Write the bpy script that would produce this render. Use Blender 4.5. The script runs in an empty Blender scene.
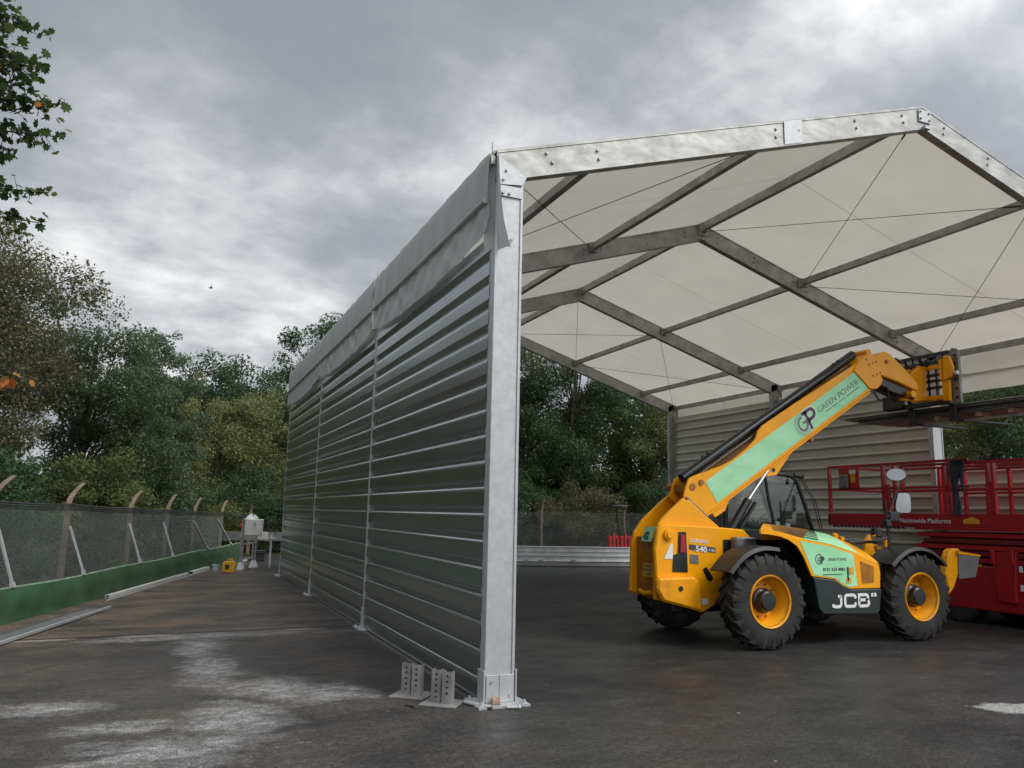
import bpy, math, random
import numpy as np
from mathutils import Vector, Matrix
R = math.radians
PI = math.pi
S = bpy.context.scene
COL = S.collection

# ------------------------------------------------------------------ nodes
def mat(name):
    m = bpy.data.materials.new(name); m.use_nodes = True
    nt = m.node_tree; nt.nodes.clear()
    out = nt.nodes.new('ShaderNodeOutputMaterial')
    return m, nt, out
def N(nt, t, **kw):
    n = nt.nodes.new(t)
    for k, v in kw.items():
        if k in n.inputs.keys() if isinstance(k, str) else False: n.inputs[k].default_value = v
        else: setattr(n, k, v)
    return n
def L(nt, a, b): nt.links.new(a, b)
def math_(nt, op, a, b=None, c=None):
    n = nt.nodes.new('ShaderNodeMath'); n.operation = op
    for i, v in enumerate((a, b, c)):
        if v is None: continue
        if isinstance(v, (int, float)): n.inputs[i].default_value = v
        else: L(nt, v, n.inputs[i])
    return n.outputs[0]
def noise(nt, vec, scale, detail=4, rough=.5, dist=0):
    n = nt.nodes.new('ShaderNodeTexNoise')
    n.inputs['Scale'].default_value = scale; n.inputs['Detail'].default_value = detail
    n.inputs['Roughness'].default_value = rough; n.inputs['Distortion'].default_value = dist
    if vec is not None: L(nt, vec, n.inputs['Vector'])
    return n.outputs['Fac']
def ramp(nt, fac, stops, interp='LINEAR'):
    n = nt.nodes.new('ShaderNodeValToRGB'); cr = n.color_ramp; cr.interpolation = interp
    while len(cr.elements) < len(stops): cr.elements.new(.5)
    for e, (p, c) in zip(cr.elements, stops):
        e.position = p
        e.color = (c, c, c, 1) if isinstance(c, (int, float)) else (*c, 1)
    L(nt, fac, n.inputs['Fac']); return n.outputs['Color']
def mixc(nt, fac, a, b, mode='MIX'):
    n = nt.nodes.new('ShaderNodeMix'); n.data_type = 'RGBA'; n.blend_type = mode
    for i, v in ((0, fac), (6, a), (7, b)):
        if isinstance(v, (int, float)): n.inputs[i].default_value = v
        elif isinstance(v, tuple): n.inputs[i].default_value = (*v, 1)
        else: L(nt, v, n.inputs[i])
    return n.outputs[2]
def objco(nt, scale=(1, 1, 1)):
    t = nt.nodes.new('ShaderNodeNewGeometry')
    m = nt.nodes.new('ShaderNodeMapping'); m.inputs['Scale'].default_value = scale
    L(nt, t.outputs['Position'], m.inputs['Vector']); return m.outputs['Vector']
def bump(nt, h, strength=.3, dist=.01):
    b = nt.nodes.new('ShaderNodeBump'); b.inputs['Strength'].default_value = strength
    b.inputs['Distance'].default_value = dist; L(nt, h, b.inputs['Height']); return b.outputs['Normal']

def surf(name, col, rough=.5, metal=0., var=.15, vscale=6., col2=None, bumpv=0., coat=0., dirt=0., streak=(1, 1, 1), rvar=.1, spec=.5, dent=0.):
    """general painted / metal surface with mottled colour, uneven gloss and optional dirt"""
    m, nt, out = mat(name)
    p = nt.nodes.new('ShaderNodeBsdfPrincipled'); L(nt, p.outputs[0], out.inputs[0])
    co = objco(nt, streak)
    n1 = noise(nt, co, vscale, 6, .6)
    c2 = col2 if col2 else tuple(c * (1 - var) for c in col)
    c1 = tuple(min(1, c * (1 + var * .6)) for c in col) if not col2 else col
    c = ramp(nt, n1, [(.3, c2), (.7, c1)])
    if dirt:
        n2 = noise(nt, objco(nt), 2.3, 8, .7, .3)
        f = ramp(nt, n2, [(.48, 0.), (.75, dirt)])
        c = mixc(nt, f, c, (.10, .085, .065))
    L(nt, c, p.inputs['Base Color'])
    p.inputs['Metallic'].default_value = metal
    p.inputs['Specular IOR Level'].default_value = spec
    n3 = noise(nt, co, vscale * 2.7, 4)
    L(nt, math_(nt, 'MULTIPLY_ADD', n3, 2 * rvar, rough - rvar), p.inputs['Roughness'])
    if coat: p.inputs['Coat Weight'].default_value = coat; p.inputs['Coat Roughness'].default_value = .15
    if dent:
        L(nt, bump(nt, noise(nt, objco(nt, (1, .8, 1.6)), 1.1, 3, .4), dent, .035), p.inputs['Normal'])
    if bumpv:
        L(nt, bump(nt, noise(nt, objco(nt), vscale * 5, 5), bumpv, .01), p.inputs['Normal'])
    return m

M = {}
M['galv'] = surf('galvanised_steel', (.50, .515, .525), .48, .42, .12, 14, dirt=.16, bumpv=.04)
M['bracket'] = surf('dull_zinc', (.34, .335, .32), .5, .5, .3, 9, dirt=.4)
M['alu'] = surf('weathered_aluminium', (.47, .47, .445), .5, .4, .35, 3.0, dirt=.5, streak=(1, 1, 3), bumpv=.05)
M['alu_dark'] = surf('dull_aluminium', (.46, .455, .44), .5, .5, .3, 4, dirt=.4)
M['clad'] = surf('grey_cladding_steel', (.47, .50, .51), .25, .97, .05, .5, rvar=.03)
M['clad_in'] = surf('wall_liner_paint', (.56, .54, .475), .5, .1, .08, 1.6, dirt=.10, rvar=.07)
M['clad_low'] = surf('bare_cladding_steel', (.80, .82, .84), .4, .2, .2, 3, dirt=.2)
M['orange'] = surf('machine_yellow_paint', (.95, .395, .0), .36, 0, .06, 3, dirt=.16, coat=.12, spec=.35)
M['rim'] = surf('muddy_rim_paint', (.90, .365, .0), .45, 0, .12, 6, dirt=.55, spec=.35)
M['orange_dark'] = surf('shaded_grimy_yellow_paint', (.40, .15, .008), .5, 0, .35, 7, dirt=.5)  # darker yellow: shade of recess and boom top put into the colour, with grime
M['black'] = surf('black_plastic', (.018, .019, .02), .45, 0, .3, 5, dirt=.10)
M['blackmetal'] = surf('black_painted_steel', (.014, .017, .017), .35, 0, .3, 6, dirt=.08, coat=.2)
M['hose'] = surf('black_gloss_tube', (.012, .013, .015), .28, 0, .3, 6)
M['pod_green'] = surf('dark_green_panel', (.013, .026, .024), .4, 0, .2, 4, dirt=.12)
M['sticker'] = surf('mint_green_vinyl', (.28, .70, .36), .38, 0, .05, 2.2, col2=(.46, .82, .52), dirt=.05, streak=(1, 1, 2.2))
M['white'] = surf('white_lettering', (.78, .78, .76), .45, 0, .05, 9)
M['grey_text'] = surf('dark_grey_lettering', (.05, .06, .065), .5, 0, .05, 9)
M['grey_mid'] = surf('mid_grey_lettering', (.13, .19, .15), .5, 0, .05, 9)
M['tyre'] = surf('tyre_rubber', (.028, .028, .027), .75, 0, .35, 8, dirt=.45, bumpv=.15, spec=.3)
M['red'] = surf('red_lift_paint', (.38, .012, .017), .38, 0, .12, 4, dirt=.10, coat=.2)
M['red_dark'] = surf('dark_red_paint', (.17, .008, .012), .5, 0, .2, 4, dirt=.12)
M['redbright'] = surf('bright_red_panel', (.45, .014, .018), .4, 0, .06, 4)
M['amber'] = surf('amber_sticker', (.75, .36, .03), .4, 0, .15, 20)
M['chrome'] = surf('polished_ram_steel', (.82, .83, .84), .18, .9, .06, 8, rvar=.04)
M['mirror'] = surf('mirror_glass', (.50, .51, .52), .03, 1., .01, 3, rvar=.01)
M['lowgrey'] = surf('grey_steel_plate', (.235, .235, .235), .4, .5, .2, 7, dirt=.2)
M['concrete'] = surf('concrete_post', (.17, .125, .095), .85, 0, .35, 9, dirt=.35, bumpv=.3, spec=.2)
M['greenwall'] = surf('green_painted_wall', (.040, .102, .047), .6, 0, .45, 1.6, dirt=.30, bumpv=.15)
M['greencap'] = surf('worn_green_edge', (.20, .30, .21), .7, 0, .4, 5, dirt=.35)
M['wire'] = surf('fence_wire', (.27, .30, .29), .5, .5, .2, 6)
M['cable'] = surf('dark_cable', (.05, .05, .05), .6, 0, .2, 6)
M['wood'] = surf('raw_timber', (.45, .28, .17), .75, 0, .3, 9, streak=(8, 8, 1))
M['sheet'] = surf('dark_stacked_sheet', (.33, .32, .30), .5, .1, .3, 5, dirt=.3)
M['whitebox'] = surf('white_enclosure', (.66, .66, .62), .45, 0, .10, 4, dirt=.25)
M['yellowcase'] = surf('yellow_plastic', (.80, .40, .02), .45, 0, .1, 9, dirt=.1)
M['skin'] = surf('skin', (.34, .17, .12), .55, 0, .1, 9)
M['hair'] = surf('dark_hair', (.03, .022, .018), .7, 0, .2, 20)
M['cloth'] = surf('dark_work_clothes', (.035, .04, .05), .85, 0, .3, 15, bumpv=.2)
M['hivis'] = surf('hi_vis_yellow', (.55, .70, .06), .6, 0, .1, 9)
M['seat'] = surf('seat_fabric', (.03, .03, .032), .8, 0, .2, 9)
M['rust'] = surf('orange_strap', (.22, .06, .025), .8, 0, .5, 30, col2=(.42, .33, .25))
M['bark'] = surf('bark', (.085, .068, .05), .9, 0, .45, 12, bumpv=.5, spec=.2)
M['bark_pale'] = surf('pale_bark', (.20, .18, .14), .9, 0, .4, 12, bumpv=.4, spec=.2)

def fabric(name, col, trans, wr=.3, seams=False):
    m, nt, out = mat(name)
    co = objco(nt)
    c = ramp(nt, noise(nt, co, .9, 6, .6), [(.3, tuple(v * .90 for v in col)), (.7, col)])
    if seams:   # welded seam half-way between two frames
        sp = nt.nodes.new('ShaderNodeSeparateXYZ'); L(nt, co, sp.inputs[0])
        a = math_(nt, 'MODULO', sp.outputs[1], 4.83)
        a = math_(nt, 'ABSOLUTE', math_(nt, 'SUBTRACT', a, 2.415))
        a = math_(nt, 'LESS_THAN', a, .012)
        c = mixc(nt, math_(nt, 'MULTIPLY', a, .45), c, (.30, .29, .26))
    d = nt.nodes.new('ShaderNodeBsdfPrincipled'); d.inputs['Roughness'].default_value = .5
    L(nt, c, d.inputs['Base Color'])
    t = nt.nodes.new('ShaderNodeBsdfTranslucent'); L(nt, c, t.inputs['Color'])
    h = noise(nt, objco(nt, (1, 5, .8)), 2.2, 3)
    b = bump(nt, h, wr, .05); L(nt, b, d.inputs['Normal'])
    mx = nt.nodes.new('ShaderNodeMixShader'); mx.inputs[0].default_value = trans
    L(nt, d.outputs[0], mx.inputs[1]); L(nt, t.outputs[0], mx.inputs[2]); L(nt, mx.outputs[0], out.inputs[0])
    return m
M['roof'] = fabric('white_roof_fabric', (.79, .755, .665), .33, .08, True)
M['valance'] = fabric('grey_eave_fabric', (.54, .555, .55), .22, .35)

def glass(name, tint, a):
    m, nt, out = mat(name)
    t = nt.nodes.new('ShaderNodeBsdfTransparent'); t.inputs[0].default_value = (*tint, 1)
    g = nt.nodes.new('ShaderNodeBsdfGlossy'); g.inputs['Roughness'].default_value = .04
    n = noise(nt, objco(nt), 3, 4)
    L(nt, ramp(nt, n, [(.3, (.7, .75, .73)), (.7, (.9, .92, .9))]), g.inputs['Color'])
    mx = nt.nodes.new('ShaderNodeMixShader')
    lw = nt.nodes.new('ShaderNodeLayerWeight'); lw.inputs[0].default_value = .35
    L(nt, math_(nt, 'MULTIPLY_ADD', lw.outputs['Fresnel'], .6, a), mx.inputs[0])
    L(nt, t.outputs[0], mx.inputs[1]); L(nt, g.outputs[0], mx.inputs[2]); L(nt, mx.outputs[0], out.inputs[0])
    return m
M['glass'] = glass('cab_glass', (.78, .86, .82), .05)

def leafmat(name, cols, trans=.38):
    m, nt, out = mat(name)
    g = nt.nodes.new('ShaderNodeNewGeometry')
    f = math_(nt, 'MULTIPLY', g.outputs['Random Per Island'], .55)
    f2 = math_(nt, 'MULTIPLY', noise(nt, objco(nt), .55, 4), .75)
    k = len(cols)
    c = ramp(nt, math_(nt, 'ADD', f, math_(nt, 'SUBTRACT', f2, .15)), [(.12 + .76 * i / (k - 1), q) for i, q in enumerate(cols)])
    d = nt.nodes.new('ShaderNodeBsdfPrincipled'); d.inputs['Roughness'].default_value = .6
    d.inputs['Specular IOR Level'].default_value = .15
    L(nt, c, d.inputs['Base Color'])
    t = nt.nodes.new('ShaderNodeBsdfTranslucent'); L(nt, c, t.inputs[0])
    mx = nt.nodes.new('ShaderNodeMixShader'); mx.inputs[0].default_value = trans
    L(nt, d.outputs[0], mx.inputs[1]); L(nt, t.outputs[0], mx.inputs[2]); L(nt, mx.outputs[0], out.inputs[0])
    return m
M['leaf_brown'] = leafmat('brown_green_leaves', [(.075, .085, .048), (.115, .118, .062), (.145, .138, .072), (.15, .12, .066)])
M['leaf_mid'] = leafmat('grey_green_leaves', [(.07, .105, .058), (.105, .145, .078), (.135, .175, .095)])
M['leaf_dark'] = leafmat('dark_green_leaves', [(.042, .078, .038), (.062, .105, .048), (.088, .135, .058)])
M['leaf_yellow'] = leafmat('yellow_green_leaves', [(.15, .17, .075), (.20, .215, .09), (.25, .25, .11)])
M['leaf_olive'] = leafmat('olive_leaves', [(.08, .11, .042), (.12, .15, .055), (.16, .175, .068)])
M['leaf_maple'] = leafmat('maple_leaves', [(.035, .07, .025), (.055, .095, .03), (.10, .14, .04), (.17, .13, .04)])
M['leaf_orange'] = leafmat('orange_leaves', [(.40, .10, .03), (.55, .20, .05), (.30, .22, .06)])

# ------------------------------------------------------------------ ground materials
def ground_mat():
    m, nt, out = mat('damp_concrete')
    p = nt.nodes.new('ShaderNodeBsdfPrincipled'); L(nt, p.outputs[0], out.inputs[0])
    g = nt.nodes.new('ShaderNodeNewGeometry'); P = g.outputs['Position']
    sep = nt.nodes.new('ShaderNodeSeparateXYZ'); L(nt, P, sep.inputs[0]); X, Y = sep.outputs[0], sep.outputs[1]
    mp = nt.nodes.new('ShaderNodeMapping'); mp.inputs['Rotation'].default_value = (0, 0, R(14)); mp.inputs['Scale'].default_value = (.8, 1.35, 1)
    L(nt, P, mp.inputs['Vector']); SV = mp.outputs[0]          # brushed direction of the slab
    nbig = noise(nt, P, .33, 6, .6, .4)
    nmid = noise(nt, SV, 1.3, 8, .68, .3)
    nfine = noise(nt, P, 55, 4, .7)
    nstr = noise(nt, SV, 5.5, 8, .75)
    base = ramp(nt, nbig, [(.34, (.017, .018, .0195)), (.5, (.027, .0275, .028)), (.66, (.040, .039, .037))])
    base = mixc(nt, ramp(nt, nmid, [(.40, 0.), (.68, .6)]), base, (.062, .059, .055))
    base = mixc(nt, ramp(nt, nmid, [(.26, .75), (.44, 0.)]), base, (.022, .022, .022))
    # brownish silt on the strip between tent and fence
    left = ramp(nt, math_(nt, 'MULTIPLY_ADD', X, -.8, .2), [(0., 0.), (1., 1.)])
    far = ramp(nt, math_(nt, 'MULTIPLY_ADD', Y, .5, -1.7), [(0., .35), (1., 1.)])
    sil = math_(nt, 'MULTIPLY', math_(nt, 'MULTIPLY', left, far), ramp(nt, noise(nt, SV, 1.1, 9, .7), [(.38, .05), (.60, 1.)]))
    base = mixc(nt, sil, base, (.135, .100, .072))
    # the pale dried-out cement wash beside the tent
    def blob(cx, cy, rx, ry, rot=0.):
        dx = math_(nt, 'SUBTRACT', X, cx); dy = math_(nt, 'SUBTRACT', Y, cy)
        c, s = math.cos(rot), math.sin(rot)
        u = math_(nt, 'MULTIPLY_ADD', dx, c / rx, math_(nt, 'MULTIPLY', dy, s / rx))
        v = math_(nt, 'MULTIPLY_ADD', dy, c / ry, math_(nt, 'MULTIPLY', dx, -s / ry))
        r = math_(nt, 'SQRT', math_(nt, 'ADD', math_(nt, 'MULTIPLY', u, u), math_(nt, 'MULTIPLY', v, v)))
        return math_(nt, 'MAXIMUM', math_(nt, 'SUBTRACT', 1., r), 0.)
    bl = None
    for b in ((-2.0, 4.75, 2.4, .30), (-2.25, 3.9, .50, 1.6), (-2.2, 2.4, .48, 1.8), (-1.75, 1.3, .85, .8), (-2.1, .2, .75, 1.0), (-2.9, .2, .9, .35),
              (-1.3, .9, .9, .7), (-2.9, 4.6, 1.6, .25), (-2.6, -.6, 1.1, .8), (-3.5, 1.0, .7, .5)):
        v = blob(*b); bl = v if bl is None else math_(nt, 'MAXIMUM', bl, v)
    nz = noise(nt, SV, 2.6, 10, .78, .2)
    w = math_(nt, 'ADD', math_(nt, 'MULTIPLY', bl, 1.0), math_(nt, 'MULTIPLY_ADD', nz, 2.2, -1.27))
    wash = math_(nt, 'MULTIPLY', ramp(nt, w, [(.10, 0.), (.62, 1.)]), ramp(nt, nstr, [(.36, .12), (.60, 1.)]))
    base = mixc(nt, math_(nt, 'MULTIPLY', wash, .80), base, (.31, .31, .30))
    # a white spill near the right edge
    sp = math_(nt, 'ADD', blob(4.75, -1.75, .75, .42, -.4), math_(nt, 'MULTIPLY_ADD', noise(nt, P, 4, 7, .7), .9, -.55))
    base = mixc(nt, math_(nt, 'MULTIPLY', ramp(nt, sp, [(.32, 0.), (.45, 1.)]), .8), base, (.36, .36, .35))
    # speckle, fine aggregate
    base = mixc(nt, .75, base, ramp(nt, nfine, [(.28, .18), (.72, .84)]), 'OVERLAY')
    base = mixc(nt, .55, base, ramp(nt, noise(nt, P, 17., 6, .75), [(.3, .25), (.7, .75)]), 'OVERLAY')
    def rng_(src, a, b_, lo, hi):
        mr = nt.nodes.new('ShaderNodeMapRange'); mr.inputs[1].default_value = a; mr.inputs[2].default_value = b_; mr.inputs[3].default_value = lo; mr.inputs[4].default_value = hi
        L(nt, src, mr.inputs[0]); return mr.outputs[0]
    grain = math_(nt, 'MULTIPLY', rng_(noise(nt, P, 70, 3, .8), .36, .64, .45, 1.65), rng_(noise(nt, P, 21, 7, .8), .34, .66, .55, 1.5))
    scg = nt.nodes.new('ShaderNodeVectorMath'); scg.operation = 'SCALE'; L(nt, base, scg.inputs[0]); L(nt, grain, scg.inputs['Scale']); base = scg.outputs[0]
    vor = nt.nodes.new('ShaderNodeTexVoronoi'); vor.inputs['Scale'].default_value = 2.1; L(nt, P, vor.inputs['Vector'])
    spk = math_(nt, 'LESS_THAN', vor.outputs['Distance'], .032)
    blot = ramp(nt, noise(nt, P, 7., 8, .75), [(.30, .45), (.5, 0.)])
    base = mixc(nt, blot, base, (.026, .025, .024))
    blot2 = ramp(nt, noise(nt, SV, 3.1, 9, .75), [(.56, 0.), (.72, .5)])
    base = mixc(nt, blot2, base, (.115, .11, .10))
    base = mixc(nt, math_(nt, 'MULTIPLY', spk, .7), base, (.36, .33, .28))
    # slab joint and hairline cracks
    def crack(off, slope, wob, seed, wd):
        n = noise(nt, P, 1.1, 6, .6); 
        yy = math_(nt, 'ADD', math_(nt, 'MULTIPLY_ADD', X, slope, off), math_(nt, 'MULTIPLY_ADD', n, wob, -wob * .5))
        return math_(nt, 'SUBTRACT', Y, yy)
    d1 = crack(5.15, .04, .12, 0, .02)
    base = mixc(nt, ramp(nt, math_(nt, 'ABSOLUTE', d1), [(.022, .95), (.085, 0.)]), base, (.010, .010, .010))
    # near side of the joint is chalky in places
    edge = math_(nt, 'MULTIPLY', ramp(nt, math_(nt, 'ABSOLUTE', math_(nt, 'ADD', d1, .10)), [(.02, 1.), (.10, 0.)]), ramp(nt, noise(nt, P, 1.6, 5), [(.42, 0.), (.6, .8)]))
    edge = math_(nt, 'MULTIPLY', edge, ramp(nt, math_(nt, 'MULTIPLY_ADD', X, -1., 0.), [(0., .15), (.4, 1.)]))
    base = mixc(nt, edge, base, (.30, .29, .27))
    d2 = crack(7.6, 1.25, .9, 0, .02)
    base = mixc(nt, ramp(nt, math_(nt, 'ABSOLUTE', d2), [(.006, .8), (.03, 0.)]), base, (.02, .018, .016))
    L(nt, base, p.inputs['Base Color'])
    rg = ramp(nt, noise(nt, SV, 1.1, 8, .65, .5), [(.30, .30), (.48, .46), (.7, .66)])
    rg2 = mixc(nt, wash, rg, (.52, .52, .52))
    L(nt, rg2, p.inputs['Roughness'])
    p.inputs['Specular IOR Level'].default_value = .19
    h = math_(nt, 'ADD', math_(nt, 'MULTIPLY', nfine, .35), math_(nt, 'MULTIPLY', nstr, .65))
    L(nt, bump(nt, h, .55, .008), p.inputs['Normal'])
    return m
M['yard'] = ground_mat()
M['soil'] = surf('earth_and_litter', (.05, .048, .028), .95, 0, .5, 2, col2=(.03, .045, .018), bumpv=.6, spec=.1)

# ------------------------------------------------------------------ world
def build_world():
    w = bpy.data.worlds.new('World'); S.world = w; w.use_nodes = True
    nt = w.node_tree; nt.nodes.clear()
    out = nt.nodes.new('ShaderNodeOutputWorld'); bg = nt.nodes.new('ShaderNodeBackground')
    bg.inputs['Strength'].default_value = .1
    sky = nt.nodes.new('ShaderNodeTexSky'); sky.sky_type = 'NISHITA'; sky.sun_disc = False
    sky.sun_elevation = R(SUN_EL); sky.sun_rotation = R(SUN_AZ)
    tc = nt.nodes.new('ShaderNodeTexCoord'); D = tc.outputs['Generated']
    sep = nt.nodes.new('ShaderNodeSeparateXYZ'); L(nt, D, sep.inputs[0])
    z = math_(nt, 'MAXIMUM', sep.outputs[2], 0.)
    zz = math_(nt, 'ADD', z, .34)
    cb = nt.nodes.new('ShaderNodeCombineXYZ')
    L(nt, math_(nt, 'DIVIDE', sep.outputs[0], zz), cb.inputs[0]); L(nt, math_(nt, 'DIVIDE', sep.outputs[1], zz), cb.inputs[1])
    V = nt.nodes.new('ShaderNodeMapping'); V.inputs['Location'].default_value = (3.1, 7.7, 1.3); V.inputs['Rotation'].default_value = (0, 0, R(-12)); V.inputs['Scale'].default_value = (1.25, 1.45, 1)
    L(nt, cb.outputs[0], V.inputs['Vector']); V = V.outputs[0]
    big = noise(nt, V, .75, 5, .5, .3)
    mid = noise(nt, V, 2.0, 10, .56, .15)
    fin = noise(nt, V, 6.5, 8, .6, .1)
    def glow(d, lo, hi, amp):          # thin patches of cloud that let more light through
        d = Vector(d).normalized()
        vm = nt.nodes.new('ShaderNodeVectorMath'); vm.operation = 'DOT_PRODUCT'
        nrm = nt.nodes.new('ShaderNodeVectorMath'); nrm.operation = 'NORMALIZE'; L(nt, D, nrm.inputs[0])
        L(nt, nrm.outputs[0], vm.inputs[0]); vm.inputs[1].default_value = d
        mr = nt.nodes.new('ShaderNodeMapRange'); mr.interpolation_type = 'SMOOTHSTEP'
        mr.inputs[1].default_value = lo; mr.inputs[2].default_value = hi; mr.inputs[4].default_value = amp
        L(nt, vm.outputs['Value'], mr.inputs[0]); return mr.outputs[0]
    f = math_(nt, 'ADD', math_(nt, 'MULTIPLY', big, .50), math_(nt, 'MULTIPLY', mid, 1.05))
    f = math_(nt, 'ADD', f, math_(nt, 'MULTIPLY', fin, .30))
    for g in GLOWS: f = math_(nt, 'ADD', f, glow(*g))
    f = math_(nt, 'ADD', f, -.48)
    c = ramp(nt, f, [(.22, (2.5, 2.65, 2.9)), (.38, (2.95, 3.1, 3.35)), (.50, (3.9, 4.05, 4.25)), (.60, (5.3, 5.4, 5.5)), (.74, (7.6, 7.6, 7.55))])
    # overcast luminance rises towards the zenith and round the hidden sun
    zb = ramp(nt, z, [(.62, 1.), (1., 1.)])
    mz = nt.nodes.new('ShaderNodeMapRange'); mz.interpolation_type = 'SMOOTHSTEP'; mz.inputs[1].default_value = .66; mz.inputs[2].default_value = .95; mz.inputs[3].default_value = 1.; mz.inputs[4].default_value = 1.9
    L(nt, z, mz.inputs[0]); az_, el_ = R(SUN_AZ), R(SUN_EL)
    gs = math_(nt, 'ADD', mz.outputs[0], glow((math.sin(az_) * math.cos(el_), math.cos(az_) * math.cos(el_), math.sin(el_)), .25, .98, 1.6))
    sc0 = nt.nodes.new('ShaderNodeVectorMath'); sc0.operation = 'SCALE'; L(nt, c, sc0.inputs[0]); L(nt, gs, sc0.inputs['Scale']); c = sc0.outputs[0]
    sc = nt.nodes.new('ShaderNodeVectorMath'); sc.operation = 'SCALE'; L(nt, sky.outputs[0], sc.inputs[0]); sc.inputs['Scale'].default_value = .05
    c2 = mixc(nt, 1., c, sc.outputs[0], 'ADD')
    # below the horizon: plain dull grey
    lowf = ramp(nt, math_(nt, 'ADD', math_(nt, 'MULTIPLY', sep.outputs[2], 8.), .5), [(0., 0.), (.5, 1.)])
    c3 = mixc(nt, lowf, (1.2, 1.2, 1.15), c2)
    L(nt, c3, bg.inputs['Color']); L(nt, bg.outputs[0], out.inputs[0])
SUN_EL, SUN_AZ = 46, 138
GLOWS = [((-.06, .95, .30), .955, .999, .25), ((.50, .76, .42), .96, .999, .10), ((.75, .5, .36), .95, .998, .08), ((-.1, .86, .50), .93, .998, -.20), ((.2, .8, .60), .93, .998, -.14), ((.15, .95, .22), .97, .999, -.05)]
build_world()
sl = bpy.data.lights.new('sun', 'SUN'); sl.energy = 1.5; sl.angle = R(25); sl.color = (1, .97, .92)
so = bpy.data.objects.new('sun', sl); COL.objects.link(so)
az, el = R(SUN_AZ), R(SUN_EL)
sd = Vector((math.sin(az) * math.cos(el), math.cos(az) * math.cos(el), math.sin(el)))
so.rotation_euler = sd.to_track_quat('Z', 'Y').to_euler()

# ------------------------------------------------------------------ camera
CAMF = Vector((0.38755135, 0.90729619, 0.16314893)); CAMR = Vector((0.91815746, -0.39572728, 0.01966731)); CAMU = Vector((-0.08240655, -0.14217431, 0.98640541))
cd = bpy.data.cameras.new('camera'); co_ = bpy.data.objects.new('camera', cd); COL.objects.link(co_)
mw = Matrix((CAMR, CAMU, -CAMF)).transposed().to_4x4(); mw.translation = (-2.72, -6.92, 1.7)
co_.matrix_world = mw
cd.sensor_width = 36; cd.lens = 783.55 / 1024 * 36; cd.clip_end = 2000; cd.clip_start = .05
S.camera = co_
S.view_settings.view_transform = 'Standard'; S.view_settings.look = 'None'; S.view_settings.gamma = 1; S.view_settings.exposure = .35

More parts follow.
